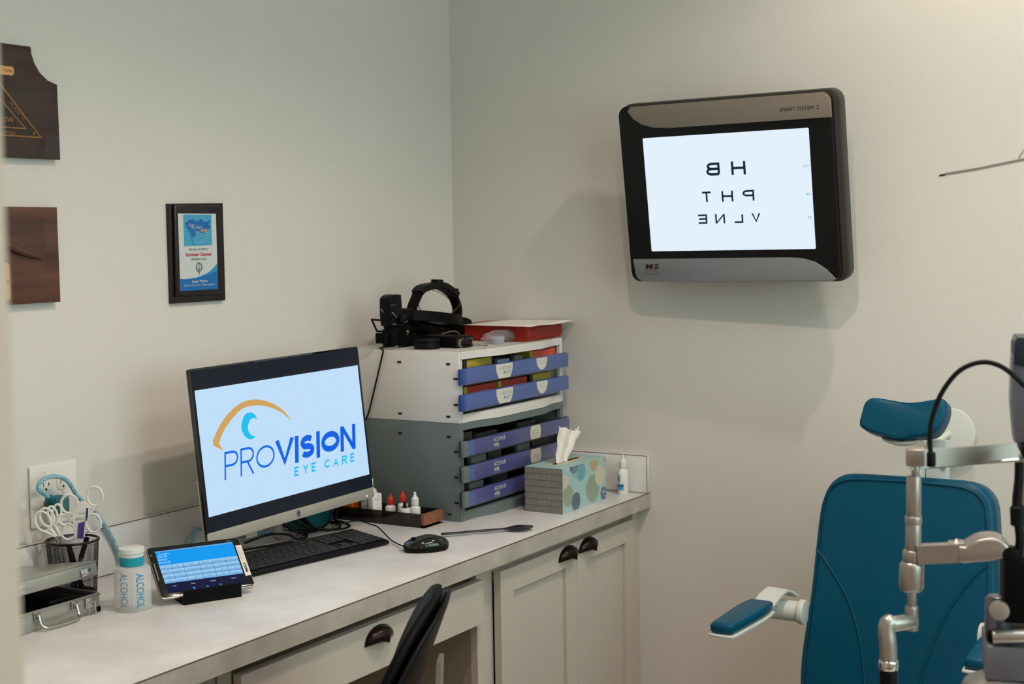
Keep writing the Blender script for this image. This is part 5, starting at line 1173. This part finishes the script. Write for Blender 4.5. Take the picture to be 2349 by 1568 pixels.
# round black case
pk_ = thing('lens_case', 'round black lens case at the front edge of the white drawer unit', 'lens case', (-.515, -.250, ZT))
obj('base', cyl(B(), (0, 0, 0), (0, 0, .017), .0335, bev=.002), 'rubber', pk_); obj('lid', cyl(B(), (0, 0, .0172), (0, 0, .025), .0338, bev=.003), 'rubber', pk_)
# power box
bx = thing('power_supply_box', 'small black power supply box with a round plug and dial, beside the clear jar', 'power box', (-.485, -.320, ZT), Matrix.Rotation(R_(-6), 3, 'Z'))
obj('body', box(B(), (0, 0, .0006), (.073, .125, .030), .003), 'blackm', bx)
obj('front_panel', box(B(), (.003, -.0012, .003), (.070, .0002, .0265), .0008), 'blackg', bx)
cyl(b := B(), (.017, -.0015, .0125), (.017, -.004, .0125), .0105); obj('socket_ring', b, 'tvtop', bx)
cyl(b := B(), (.018, -.004, .0125), (.034, -.024, .0115), .0082, .0062, bev=.001); pgx = obj('plug', b, 'rubber', bx)
cyl(b := B(), (.055, -.0015, .0145), (.055, -.006, .0145), .006, bev=.001); obj('dial', b, 'black', bx)
b = B()
for k in range(9): a = R_(-30+k*30); box(b, (.055+.0098*math.cos(a)-.0005, -.0018, .0145+.0098*math.sin(a)-.0005), (.055+.0098*math.cos(a)+.0005, -.0014, .0145+.0098*math.sin(a)+.0005))
prism(b, ell(.0012, .0012, 10, .026, .025), -.0018, -.0014); prism(b, [(.0655, .010), (.069, .013), (.0655, .016), (.0648, .0152), (.0672, .013), (.0648, .0108)], -.0018, -.0014); box(b, (.030, -.0018, .0045), (.038, -.0014, .0058))
obj('dial_marks', b, 'labwhite', bx, smooth=0)
bo = Vector((-.485, -.320, ZT)); rb_ = Matrix.Rotation(R_(-6), 3, 'Z')
def bw(x, y, z): return bo+rb_ @ Vector((x, y, z))
tag(obj('plug_cord', tube(B(), [bw(.033, -.0235, .0118), bw(.044, -.034, .0105), bw(.060, -.030, .006), bw(.078, -.030, .0022), bw(.098, -.026, .0020), bw(.105, -.012, .0020), bw(.088, .0, .0020), bw(.079, .02, .003)], .0013, 8, 8), 'tvtop'), 'thin cord looping out of the round plug of the power box', 'cable')
# jar
jr = thing('clear_jar', 'small clear screw-top jar beside the power box', 'jar', (-.318, -.342, ZT))
b = B(); lathe(b, [(0, 0), (.017, 0), (.0185, .002), (.0185, .010), (0, .010)], 28); obj('body', b, 'clearjar', jr); lathe(b := B(), [(0, .0102), (.0195, .0102), (.0198, .019), (.018, .0215), (0, .0218)], 32); obj('lid', b, 'clearjar', jr)
# bag with something dark in it
bg = thing('plastic_bag', 'clear plastic bag leaning against the red book', 'bag', (-.245, -.318, ZT))
def blob(rx, ry, rz, seed, amp, cut=0):
    b = B(); bmesh.ops.create_icosphere(b, subdivisions=4, radius=1); random.seed(seed); ph = [random.random()*6 for _ in range(6)]
    for v in b.verts:
        d = v.co.copy(); n_ = math.sin(d.x*5+ph[0])*math.sin(d.y*6+ph[1])+.6*math.sin(d.z*9+d.x*7+ph[2])+.4*math.sin(d.x*15+ph[3])*math.cos(d.z*11)
        k_ = 1+amp*n_; v.co = Vector((d.x*rx*k_, d.y*ry*k_, max(0, d.z*rz*k_+rz*.85)))
    return b
obj('film', blob(.105, .026, .0185, 3, .10), 'bag', bg, smooth=60)
tag(obj('rubber_bulb', (lambda b_: (bmesh.ops.translate(b_, verts=b_.verts[:], vec=(-.235, -.318, ZT+.002)), b_)[1])(blob(.050, .016, .0150, 9, .05)), 'tvedge'), 'grey item wrapped inside the clear plastic bag', 'tool')
# book and paper
bk = thing('red_book', 'thick red binder lying flat at the back right of the white drawer unit', 'book', (-.226, -.376, ZT+.001), Matrix.Rotation(R_(2), 3, 'Z'))
BW, BL, BH = .205, .235, .041
obj('cover_top', box(B(), (0, 0, BH-.003), (BW, BL, BH), .001), 'redbook', bk); obj('cover_bottom', box(B(), (0, 0, 0), (BW, BL, .003), .001), 'redbook', bk)
b = B(); A = []
for i in range(11):
    a = R_(-90+180*i/10); A.append((-.0+0, 0))
prism(b, [(0, .0)]+[(0, BH)]+[(0, BH)], 0, 0) if False else None
n_ = 10; r_o = [(.0, 0)]
for i in range(n_): pass
ring = []
for i in range(13):
    u = i/12; z = BH*u; y = -.006*math.sin(math.pi*u); ring.append((y, z))
A = [b.verts.new((0, y, z)) for y, z in ring]+[b.verts.new((0, .004, BH)), b.verts.new((0, .004, 0))]; C = [b.verts.new((BW, v.co.y, v.co.z)) for v in A]
for i in range(len(A)): b.faces.new((A[i], A[(i+1) % len(A)], C[(i+1) % len(A)], C[i]))
b.faces.new(A); b.faces.new(C[::-1]); spn = obj('spine', b, 'redbook', bk)
obj('side_flap', box(B(), (-.0005, .004, .003), (.002, BL-.004, BH-.003)), 'redbook', bk)
obj('pages', box(B(), (.006, .006, .0032), (BW-.004, BL-.004, BH-.0032)), 'redbox', bk)
b = B(); box(b, (.03, -.0064, .010), (.175, -.0055, .033), .0004); obj('spine_panel', b, 'redbox', spn); b = B(); text(b, 'OPTICS', .09, .015, .13, .026, -.0068); obj('gilt_letters', b, 'brassd', spn, smooth=0)
b = B(); g = []
for j in range(9):
    g.append([b.verts.new((-.262+.262*.96*i/8+.010*j/8, -.412+.225*j/8, ZT+.0445+.0012*math.sin(i*1.1)*(j < 3)+(.002 if (i > 6) else 0)*(1-j/8))) for i in range(9)])
for j in range(8):
    for i in range(8): b.faces.new((g[j][i], g[j][i+1], g[j+1][i+1], g[j+1][i]))
pa = obj('paper_sheet', b, 'whitep', smooth=180); pa.modifiers.new('thick', 'SOLIDIFY').thickness = .0009; tag(pa, 'white sheet of paper lying on top of the red binder', 'paper')

# ------------------------------------------------------------------ examination chair facing away from the right wall
PC = Plane((-.372, -1.441, -.048), rotm(-90, -10, 0))
S7 = lambda x, y: (1580+x/2.2796, 880+y/2.2796)
K = lambda x, y: PC.xz(*S7(x, y))
ec = thing('exam_chair', 'teal upholstered examination chair with head rest and white arm brackets by the right wall', 'exam chair', (-.45, -1.44, -H))
eo = Vector((-.45, -1.44, -H))
def E_(P): m_ = P.R.to_4x4(); m_.translation = P.c-eo; return m_
out = [(572, 1700), (572, 1568), (578, 1440), (600, 1280), (628, 1100), (655, 850), (672, 700), (690, 610), (725, 530), (780, 482), (850, 467), (1000, 474), (1160, 484), (1330, 496), (1450, 506), (1530, 535), (1580, 590), (1600, 660), (1608, 800), (1613, 1000), (1617, 1250), (1620, 1568), (1620, 1700)]
pts = [K(*p) for p in out]; zlow = K(600, 1950)[1]
pts = smooth2(pts, 3, False)+[(pts[-1][0], zlow), (pts[0][0], zlow)]
b = B(); prism(b, pts, 0, .075, .020, 5)
bk_ = obj('backrest', b, 'teal', ec); bk_.matrix_local = E_(PC)
b = B(); tube(b, [(*(lambda q: (q[0], -.0012, q[1]))(K(*p)),) for p in ((598, 1568), (612, 1400), (640, 1150), (675, 860), (690, 700), (712, 600), (750, 535), (810, 506), (900, 500), (1150, 512), (1330, 528), (1440, 545), (1510, 580), (1550, 640), (1562, 760), (1568, 950), (1566, 1200), (1565, 1568))], .0020, 6, 6); sm = obj('piping', b, 'teal', bk_)
b = B()
for path in (((668, 862), (740, 962), (830, 1120), (885, 1290), (910, 1450), (922, 1600)), ((1555, 948), (1450, 1052), (1340, 1215), (1270, 1370), (1225, 1500), (1205, 1620))):
    tube(b, [(lambda q: (q[0], .0002, q[1]))(K(*p)) for p in path], .0034, 8, 8)
obj('curved_seam', b, 'teal', bk_)
def stitches(path, off=.0045):
    P_ = [Vector((q[0], 0, q[1])) for q in (K(*p) for p in path)]; P_ = catmull(P_, 24); b = B()
    for a, c in zip(P_[::2], P_[1::2]):
        d = (c-a); n_ = Vector((-d.z, 0, d.x)).normalized()*off
        tube(b, [a+n_+Vector((0, -.0010, 0)), c+n_+Vector((0, -.0010, 0))], .0006, 5, 0)
    return b
b = stitches(((668, 862), (740, 962), (830, 1120), (885, 1290), (910, 1450), (922, 1600))); obj('stitching', b, 'tealst', bk_)
b = stitches(((1555, 948), (1450, 1052), (1340, 1215), (1270, 1370), (1225, 1500), (1205, 1620))); obj('stitching', b, 'tealst', bk_)
b = stitches(((598, 1568), (612, 1400), (640, 1150), (675, 860), (690, 700), (712, 600), (750, 535), (810, 506), (900, 500), (1150, 512), (1330, 528), (1440, 545), (1510, 580), (1550, 640), (1562, 760), (1568, 950), (1566, 1200), (1565, 1568)), -.0045); obj('stitching', b, 'tealst', bk_)
zc_ = K(600, 1950)[1]
b = B(); prism(b, [(p[0]*.93+.0, p[1]-.01) for p in pts], .0755, .095, .006); sh_ = obj('back_shell', b, 'cream', ec); sh_.matrix_local = E_(PC)
# head rest
hc_ = onx(*S7(1115, 175), -.350); PH = Plane(hc_, rotm(-90, -20, 0)); KH = lambda x, y: PH.xz(*S7(x, y))
out = [(888, 205), (900, 150), (915, 100), (940, 75), (975, 68), (1060, 80), (1140, 90), (1220, 86), (1290, 76), (1325, 74), (1345, 98), (1342, 150), (1320, 205), (1285, 250), (1240, 266), (1160, 272), (1085, 282), (1020, 266), (950, 248), (905, 228)]
hp = smooth2([KH(*p) for p in out], 3)
b = B(); prism(b, hp, 0, .058, .009, 4)
# dish the front of the pillow towards the middle
for v in b.verts:
    if v.co.y < .02: v.co.y += .012*math.exp(-(v.co.x/.05)**2)
hr = obj('head_rest', b, 'teal', ec); hr.matrix_local = E_(PH)
b = B(); tube(b, [(x*.965, .006+(.010*math.exp(-(x/.05)**2)), z*.955) for x, z in hp[::3]], .0016, 6, 2, True); obj('piping', b, 'teal', hr)
b = B(); tube(b, [(.0, .010, min(z for x, z in hp)+.004), (.0, .030, min(z for x, z in hp)-.0005), (.0, .055, min(z for x, z in hp)-.0002)], .0012, 6, 3); obj('centre_seam', b, 'tealst', hr)
b = B(); lathe(b, [(0, -.012), (.030, -.010), (.048, 0), (.050, .006), (0, .007)], 32, mx=Matrix.Translation(hc_-eo+Vector((.055, .012, -.055))) @ Matrix.Rotation(R_(-10), 4, 'Y')); obj('head_rest_cup', b, 'cream', ec)
dc = at(2176, 994, 3.56)-eo; nrm = (CC-at(2176, 994, 3.56)).normalized(); nrm = Vector((-1, -.12, .12)).normalized()
b = B(); cyl(b, dc, dc+nrm*.008, .064, n=48, bev=.003); obj('round_disc', b, 'cream', ec)
b = B(); cyl(b, dc+Vector((-.12, .005, -.01)), dc, .008); obj('disc_rod', b, 'cream', ec)
def ep(px, py, x): return onx(px, py, x)-eo
b = B(); a = ep(2128, 1100, -.27); c = ep(2176, 1010, -.27)
box(b, (-.45+.45-.0+a.x-.02, min(a.y, c.y), a.z-.06), (a.x+.02, max(a.y, c.y), c.z), .005); obj('neck_post', b, 'cream', ec)
a = ep(2098, 1100, -.29); c = ep(2122, 1070, -.29); b = B(); box(b, (a.x-.02, min(a.y, c.y), a.z-.02), (a.x+.03, max(a.y, c.y), c.z), .004); obj('neck_bracket', b, 'cream', ec)
a = ep(2165, 1070, -.29); b = B(); cyl(b, a, a+Vector((-.006, 0, 0)), .006); obj('neck_bolt', b, 'chrome', ec)
# arm rests
def arm(y, x0, x1, z, side, name='arm_rest'):
    o = Vector((x0, y, z))-eo
    pad = B(); L_ = x1-x0
    pr2 = [(0, -.020), (.012, -.027), (.06, -.030), (L_*.7, -.034), (L_-.01, -.030), (L_, -.022), (L_, .022), (L_-.01, .030), (L_*.7, .034), (.06, .030), (.012, .027), (0, .020)]
    mxp = Matrix.Translation(o) @ Matrix.Rotation(R_(0), 4, 'Y') @ Matrix(((1, 0, 0, 0), (0, 0, 1, 0), (0, 1, 0, 0), (0, 0, 0, 1)))
    prism(pad, smooth2(pr2, 2), .0, .024, .009, 4, mx=mxp); arm_ = obj(name, pad, 'teal', ec)
    b = B(); prism(b, smooth2([(p[0]*1.03-.004, p[1]*1.12) for p in pr2], 2), -.0065, -.0005, .002, mx=mxp); obj('arm_plate', b, 'cream', arm_)
    b = B(); P_ = [o+Vector((L_*.72, 0, -.004)), o+Vector((L_, 0, .004)), o+Vector((L_+.05, -side*.004, .022)), o+Vector((L_+.10, -side*.008, .026)), o+Vector((L_+.14, -side*.016, .004))]
    strip(b, P_, .052, .005, 8, up=Vector((0, 0, 1))); obj('arm_bracket', b, 'cream', arm_)
    b = B(); prism(b, [(-.01, .008), (.02, .018), (.07, .022), (.075, .0), (.065, -.020), (.045, -.004)], -.004, .004, mx=Matrix.Translation(o+Vector((L_+.03, -side*.006, -.004)))); obj('arm_gusset', b, 'cream', arm_)
    b = B(); cyl(b, o+Vector((L_+.10, side*.024, -.022)), o+Vector((L_+.10, -side*.055, -.022)), .024, bev=.003); cyl(b, o+Vector((L_+.10, -side*.055, -.022)), o+Vector((L_+.10, -side*.070, -.022)), .029, bev=.003); obj('arm_pivot', b, 'cream', arm_)
arm(-1.158, -.752, -.515, -.146, 1); arm(-1.722, -.862, -.64, -.116, -1)
b = B(); box(b, (-.55, -.235, .30), (.10, .235, .40), .03, 4); obj('seat', b, 'teal', ec)
b = B(); box(b, (-.50, -.20, .26), (.12, .20, .299), .01); cyl(b, (-.2, 0, .04), (-.2, 0, .26), .09); cyl(b, (-.2, 0, 0), (-.2, 0, .04), .27, bev=.01); box(b, (.095, -.06, .28), (.135, .06, .60), .01); obj('chair_base', b, 'cream', ec)

# ------------------------------------------------------------------ slit lamp in the right foreground
PL = Plane(at(2095, 1300, 2.0), rotm(-74, 0, 0))
slp = thing('slit_lamp', 'silver slit lamp frame and microscope out of focus at the right edge', 'slit lamp', PL.c, PL.R)
def s(px, py, y=0): v = PL.loc(px, py, y); return Vector((v.x, y, v.z))
def sr(px): return px*2.0/FPX
post = s(2096, 1180).x
def vcyl(name, px, y0, y1, wpx, mt, bev=.001, r1=None, dy=0):
    a, c = s(px, y1, dy), s(px, y0, dy); x = (a.x+c.x)/2
    return obj(name, cyl(B(), (x, dy, a.z), (x, dy, c.z), sr(wpx/2), sr((r1 or wpx)/2), bev=bev), mt, slp)
vcyl('post_rod', 2100, 1062, 1095, 18, 'satin'); vcyl('post_tube', 2096, 1090, 1182, 33, 'satin', .002); vcyl('post_collar', 2095, 1182, 1202, 38, 'satin', .002); vcyl('post_tube', 2095, 1200, 1262, 35, 'satin', .002)
vcyl('arm_collar', 2093, 1260, 1288, 44, 'satin', .003); vcyl('height_knob', 2091, 1286, 1356, 55, 'satin', .007); vcyl('post_rod', 2092, 1352, 1392, 20, 'satin'); vcyl('elbow_socket', 2091, 1388, 1436, 29, 'satin', .003)
b = B(); box(b, tuple(s(2078, 1070, -.012)), tuple(Vector((s(2122, 1026).x, .014, s(2100, 1028).z))), .003); obj('bar_end_block', b, 'satin', slp)
b = B(); a, c = s(2105, 1052, 0), s(2349, 1034, .10); c2 = a+(c-a)*1.5
sweep(b, [a, c2], [(-.005, -.0125), (.005, -.0125), (.005, .0125), (-.005, .0125)], up=Vector((0, 0, 1))); obj('forehead_bar', b, 'satin', slp)
b = B(); a, c = s(2090, 1072, -.004), s(2349, 1052, .096); tube(b, [a, a+(c-a)*1.5], .0035, 8, 0); obj('bar_rail', b, 'chrome', slp)
b = B(); a, c = s(2094, 1424, 0), s(2038, 1432, -.03); cyl(b, a, c, .0105, bev=.003); obj('elbow_arm', b, 'satin', slp)
b = B(); lathe(b, [(0, -.012), (.0088, -.011), (.0092, .006), (.006, .011), (0, .013)], 24, loc=s(2091, 1426)); obj('elbow_cap', b, 'satin', slp)
b = B(); e_ = [s(2044, 1428, -.028), s(2036, 1430, -.031), s(2034, 1447, -.033), s(2037, 1478, -.035), s(2038, 1515, -.035)]; tube(b, e_, sr(19), 20, 8); obj('elbow_bend', b, 'satin', slp)
a = s(2038, 1535, -.035); c = s(2038, 1512, -.035); obj('handle_ring', cyl(B(), (a.x, -.035, a.z), (a.x, -.035, c.z), sr(22), bev=.003), 'chrome', slp)
obj('handle_grip', cyl(B(), (a.x, -.035, a.z-.10), (a.x, -.035, a.z-.0005), sr(20.5), bev=.002), 'black', slp)
# chin rest arm
b = B(); sweep(b, [s(2105, 1270, -.004), s(2160, 1268, -.006), s(2200, 1266, -.006)], [(-.010, -.0125), (.010, -.0125), (.010, .0125), (-.010, .0125)]); obj('chin_arm', b, 'satin', slp)
pts = [(2198, 1248), (2212, 1248), (2232, 1236), (2255, 1229), (2285, 1229), (2305, 1240), (2318, 1258), (2316, 1268), (2280, 1280), (2230, 1284), (2198, 1283)]
b = B(); prism(b, smooth2([(s(*p).x, s(*p).z) for p in pts], 2), -.018, .035, .004, 3); chn = obj('chin_cup', b, 'satin', slp)
b = B(); a = s(2194, 1244, .0); lathe(b, [(0, -.006), (.006, -.006), (.006, .001), (.003, .004), (0, .006)], 16, loc=a); box(b, tuple(s(2175, 1250, -.01)), tuple(Vector((s(2212, 1240).x, .012, s(2212, 1243).z))), .002); obj('chin_screw', b, 'satin', slp)
a = s(2292, 1232, .01); lathe(b := B(), [(0, -.003), (.005, -.003), (.004, .002), (0, .004)], 14, loc=a); obj('chin_pin', b, 'chrome', slp)
# gooseneck lamp cable
gn = [s(2135, 1040, -.03), s(2133, 1005, -.03), s(2138, 960, -.03), s(2158, 905, -.03), s(2190, 860, -.03), (s(2222, 838, -.03)), s(2258, 830, -.03), s(2292, 838, -.03), s(2322, 858, -.03), s(2350, 885, -.02)]
obj('gooseneck', tube(B(), gn, .0034, 10, 8), 'rubber', slp)
b = B(); a, c = s(2136, 1070, -.03), s(2135, 1036, -.03); cyl(b, (a.x, -.03, a.z), (a.x, -.03, c.z), sr(10), bev=.002); obj('gooseneck_tip', b, 'rubber', slp)
# lamp tower and microscope (continue beyond the frame)
b = B(); prism(b, [(s(*p).x, s(*p).z) for p in ((2329, 776), (2380, 776), (2400, 1016), (2329, 1016), (2321, 925), (2323, 840))], 0, .06, .003); obj('lamp_housing', b, 'steel', slp)
b = B(); prism(b, [(s(*p).x, s(*p).z) for p in ((2333, 772), (2400, 772), (2400, 842), (2349, 842), (2325, 836), (2326, 790))], -.003, .062, .003); obj('lamp_hood', b, 'hood', slp)
def blk(name, px0, py0, px1, py1, mt, y0=-.02, y1=.06, bev=.004):
    a, c = s(px0, py1), s(px1, py0); return obj(name, box(B(), (a.x, y0, a.z), (c.x, y1, c.z), bev), mt, slp)
blk('cable_plug', 2340, 1018, 2400, 1042, 'black')
b = B(); tube(b, [s(2338, 1060), s(2337, 1100), s(2332, 1150), s(2335, 1190), s(2340, 1240), s(2332, 1275)], .006, 8, 6, scale=None); obj('lamp_cable', b, 'rubber', slp)
b = B(); a = s(2334, 1180); lathe(b, [(0, -.018), (.009, -.014), (.010, .01), (0, .018)], 14, loc=a); obj('cable_joint', b, 'rubber', slp)
blk('microscope_arm', 2340, 1050, 2380, 1300, 'satin', .0, .05)
blk('microscope_body', 2300, 1281, 2420, 1420, 'blackm', -.02, .07)
b = B(); a = s(2318, 1270, -.01); lathe(b, [(0, -.012), (.011, -.008), (.011, .008), (0, .012)], 18, mx=Matrix.Translation(a) @ Matrix.Rotation(R_(90), 4, 'X')); obj('black_knob', b, 'black', slp)
vcyl('base_cylinder', 2288, 1365, 1470, 56, 'steel', .006, dy=.02)
b = B(); a = s(2292, 1400, -.02); lathe(b, [(0, -.014), (.012, -.012), (.014, .0), (.012, .012), (0, .014)], 20, mx=Matrix.Translation(a) @ Matrix.Rotation(R_(80), 4, 'X')); a = s(2298, 1462, -.025); cyl(b, a+Vector((-.012, 0, 0)), a+Vector((.03, 0, .004)), .009, bev=.002); obj('joystick_knobs', b, 'satin', slp)
blk('base_gap', 2264, 1456, 2420, 1478, 'blackm', -.01, .07)
blk('base_slide', 2258, 1476, 2430, 1545, 'steel', -.03, .08)
b = B(); lathe(b, [(0, -.10), (.055, -.10), (.055, -.004), (.050, .006), (.035, .014), (0, .016)], 30, loc=s(2300, 1572, .0)); obj('base_dome', b, 'satin', slp)
# its table, below the picture
tw_ = PL.c; tz = -.02-tw_.z
zb_l = s(2300, 1572).z-.10
b = B(); box(b, (-.12, -.16, zb_l-.025), (.42, .22, zb_l-.0005), .01); obj('table_top', b, 'white', slp)
b = B(); cyl(b, (.15, .03, -H-tw_.z+.03), (.15, .03, zb_l-.0255), .035); cyl(b, (.15, .03, -H-tw_.z), (.15, .03, -H-tw_.z+.03), .22, bev=.008); obj('table_column', b, 'satin', slp)
a = s(2038, 1535, -.035); b = B(); cyl(b, (a.x, -.035, zb_l-.0005), (a.x, -.035, a.z-.1), .008); obj('handle_stem', b, 'satin', slp)
# near-vision rod at the top right
PR = Plane(at(2250, 385, 2.0), rotm(-74, 0, 0))
rd = thing('reading_rod', 'thin metal reading rod reaching in from the upper right edge', 'reading rod', PR.c, PR.R)
def r_(px, py): v = PR.loc(px, py); return Vector((v.x, 0, v.z))
b = B(); sweep(b, [r_(2168, 400), r_(2242, 388), r_(2349, 366), r_(2480, 338)], [(-.010, -.0018), (.010, -.0018), (.010, .0018), (-.010, .0018)]); obj('rod', b, 'satin', rd)
b = B(); sweep(b, [r_(2154, 403.5), r_(2168, 401)], [(-.007, -.0012), (.007, -.0012), (.007, .0016), (-.007, .0016)]); obj('rod_tip', b, 'bronze', rd)
b = B(); tube(b, [r_(2345, 368), r_(2338, 364), r_(2341, 357), r_(2352, 342), r_(2370, 330)], .0014, 6, 4); obj('wire_clip', b, 'satin', rd)

# ------------------------------------------------------------------ black office chair seen from the side
ap = at(914, 1350, 2.40)
YAW = 118.0                      # where the sitter would face
HB, WB = .23, .215
Rc = rotm(YAW-90, 0, 0)          # local y = facing direction
oc_c = Vector((ap.x, ap.y, ap.z-HB))
oc = thing('office_chair', 'black office chair pushed up to the desk drawer, seen from behind and to one side', 'office chair', (oc_c.x, oc_c.y, -H), Rc)
cz_ = oc_c.z+H
def backshape(W_, H_, T, yoff, pw=.80, curve=.62, lean=.30):
    # a dished pad with a rounded rim: two skins that meet at the outline
    b = B(); n = 56; nr = 12; F_, K_ = [], []
    def pt(j, i, side):
        q = R_(90*j/nr); r = math.sin(q); t_ = T/2*max(0, math.cos(q))**.55; a = 2*math.pi*i/n
        x = W_*math.copysign(abs(math.cos(a))**pw, math.cos(a))*r; z = H_*math.copysign(abs(math.sin(a))**pw, math.sin(a))*r
        return (x, yoff+side*t_+curve*x*x-lean*z-.35*z*z, z+cz_)
    for side, store in ((1, F_), (-1, K_)):
        store.append(b.verts.new(pt(0, 0, side)))
        for j in range(1, nr+(1 if side == 1 else 0)): store.append([b.verts.new(pt(j, i, side)) for i in range(n)])
    K_.append(F_[nr])
    for S_ in (F_, K_):
        for i in range(n): b.faces.new((S_[0], S_[1][i], S_[1][(i+1) % n]))
        for j in range(1, nr):
            for i in range(n): b.faces.new((S_[j][i], S_[j][(i+1) % n], S_[j+1][(i+1) % n], S_[j+1][i]))
    return b
obj('back_cushion', backshape(WB-.008, HB-.002, .040, .0225), 'blackm', oc, smooth=80)
obj('back_shell', backshape(WB, HB-.010, .020, .000), 'black', oc, smooth=80)
b = B(); sweep(b, [Vector((.03, -.064, cz_+.105)), Vector((.03, -.058, cz_+.0)), Vector((.02, -.040, cz_-.14)), Vector((0, .0, cz_-.30)), Vector((0, .06, cz_-.42)), Vector((0, .16, cz_-.43))], [(-.026, -.004), (.026, -.004), (.026, .004), (-.026, .004)], up=Vector((0, -1, 0))); obj('back_bar', b, 'silver2', oc)
b = B(); sz = cz_-.42; box(b, (-.20, .03, sz), (.20, .38, sz+.07), .03, 4); obj('seat', b, 'blackm', oc)
b = B(); cyl(b, (0, .20, .10), (0, .20, sz-.006), .028); obj('gas_column', b, 'black', oc)
for k in range(5):
    a = 2*math.pi*k/5; b = B(); sweep(b, [Vector((0, .20, .10)), Vector((.27*math.cos(a),   .20+.27*math.sin(a), .065))], circ(.016, 8)); lg = obj('leg', b, 'black', oc)
    b = B(); cyl(b, (.27*math.cos(a)-.012,   .20+.27*math.sin(a), .027), (.27*math.cos(a)+.012,   .20+.27*math.sin(a), .027), .026); obj('castor', b, 'rubber', lg)
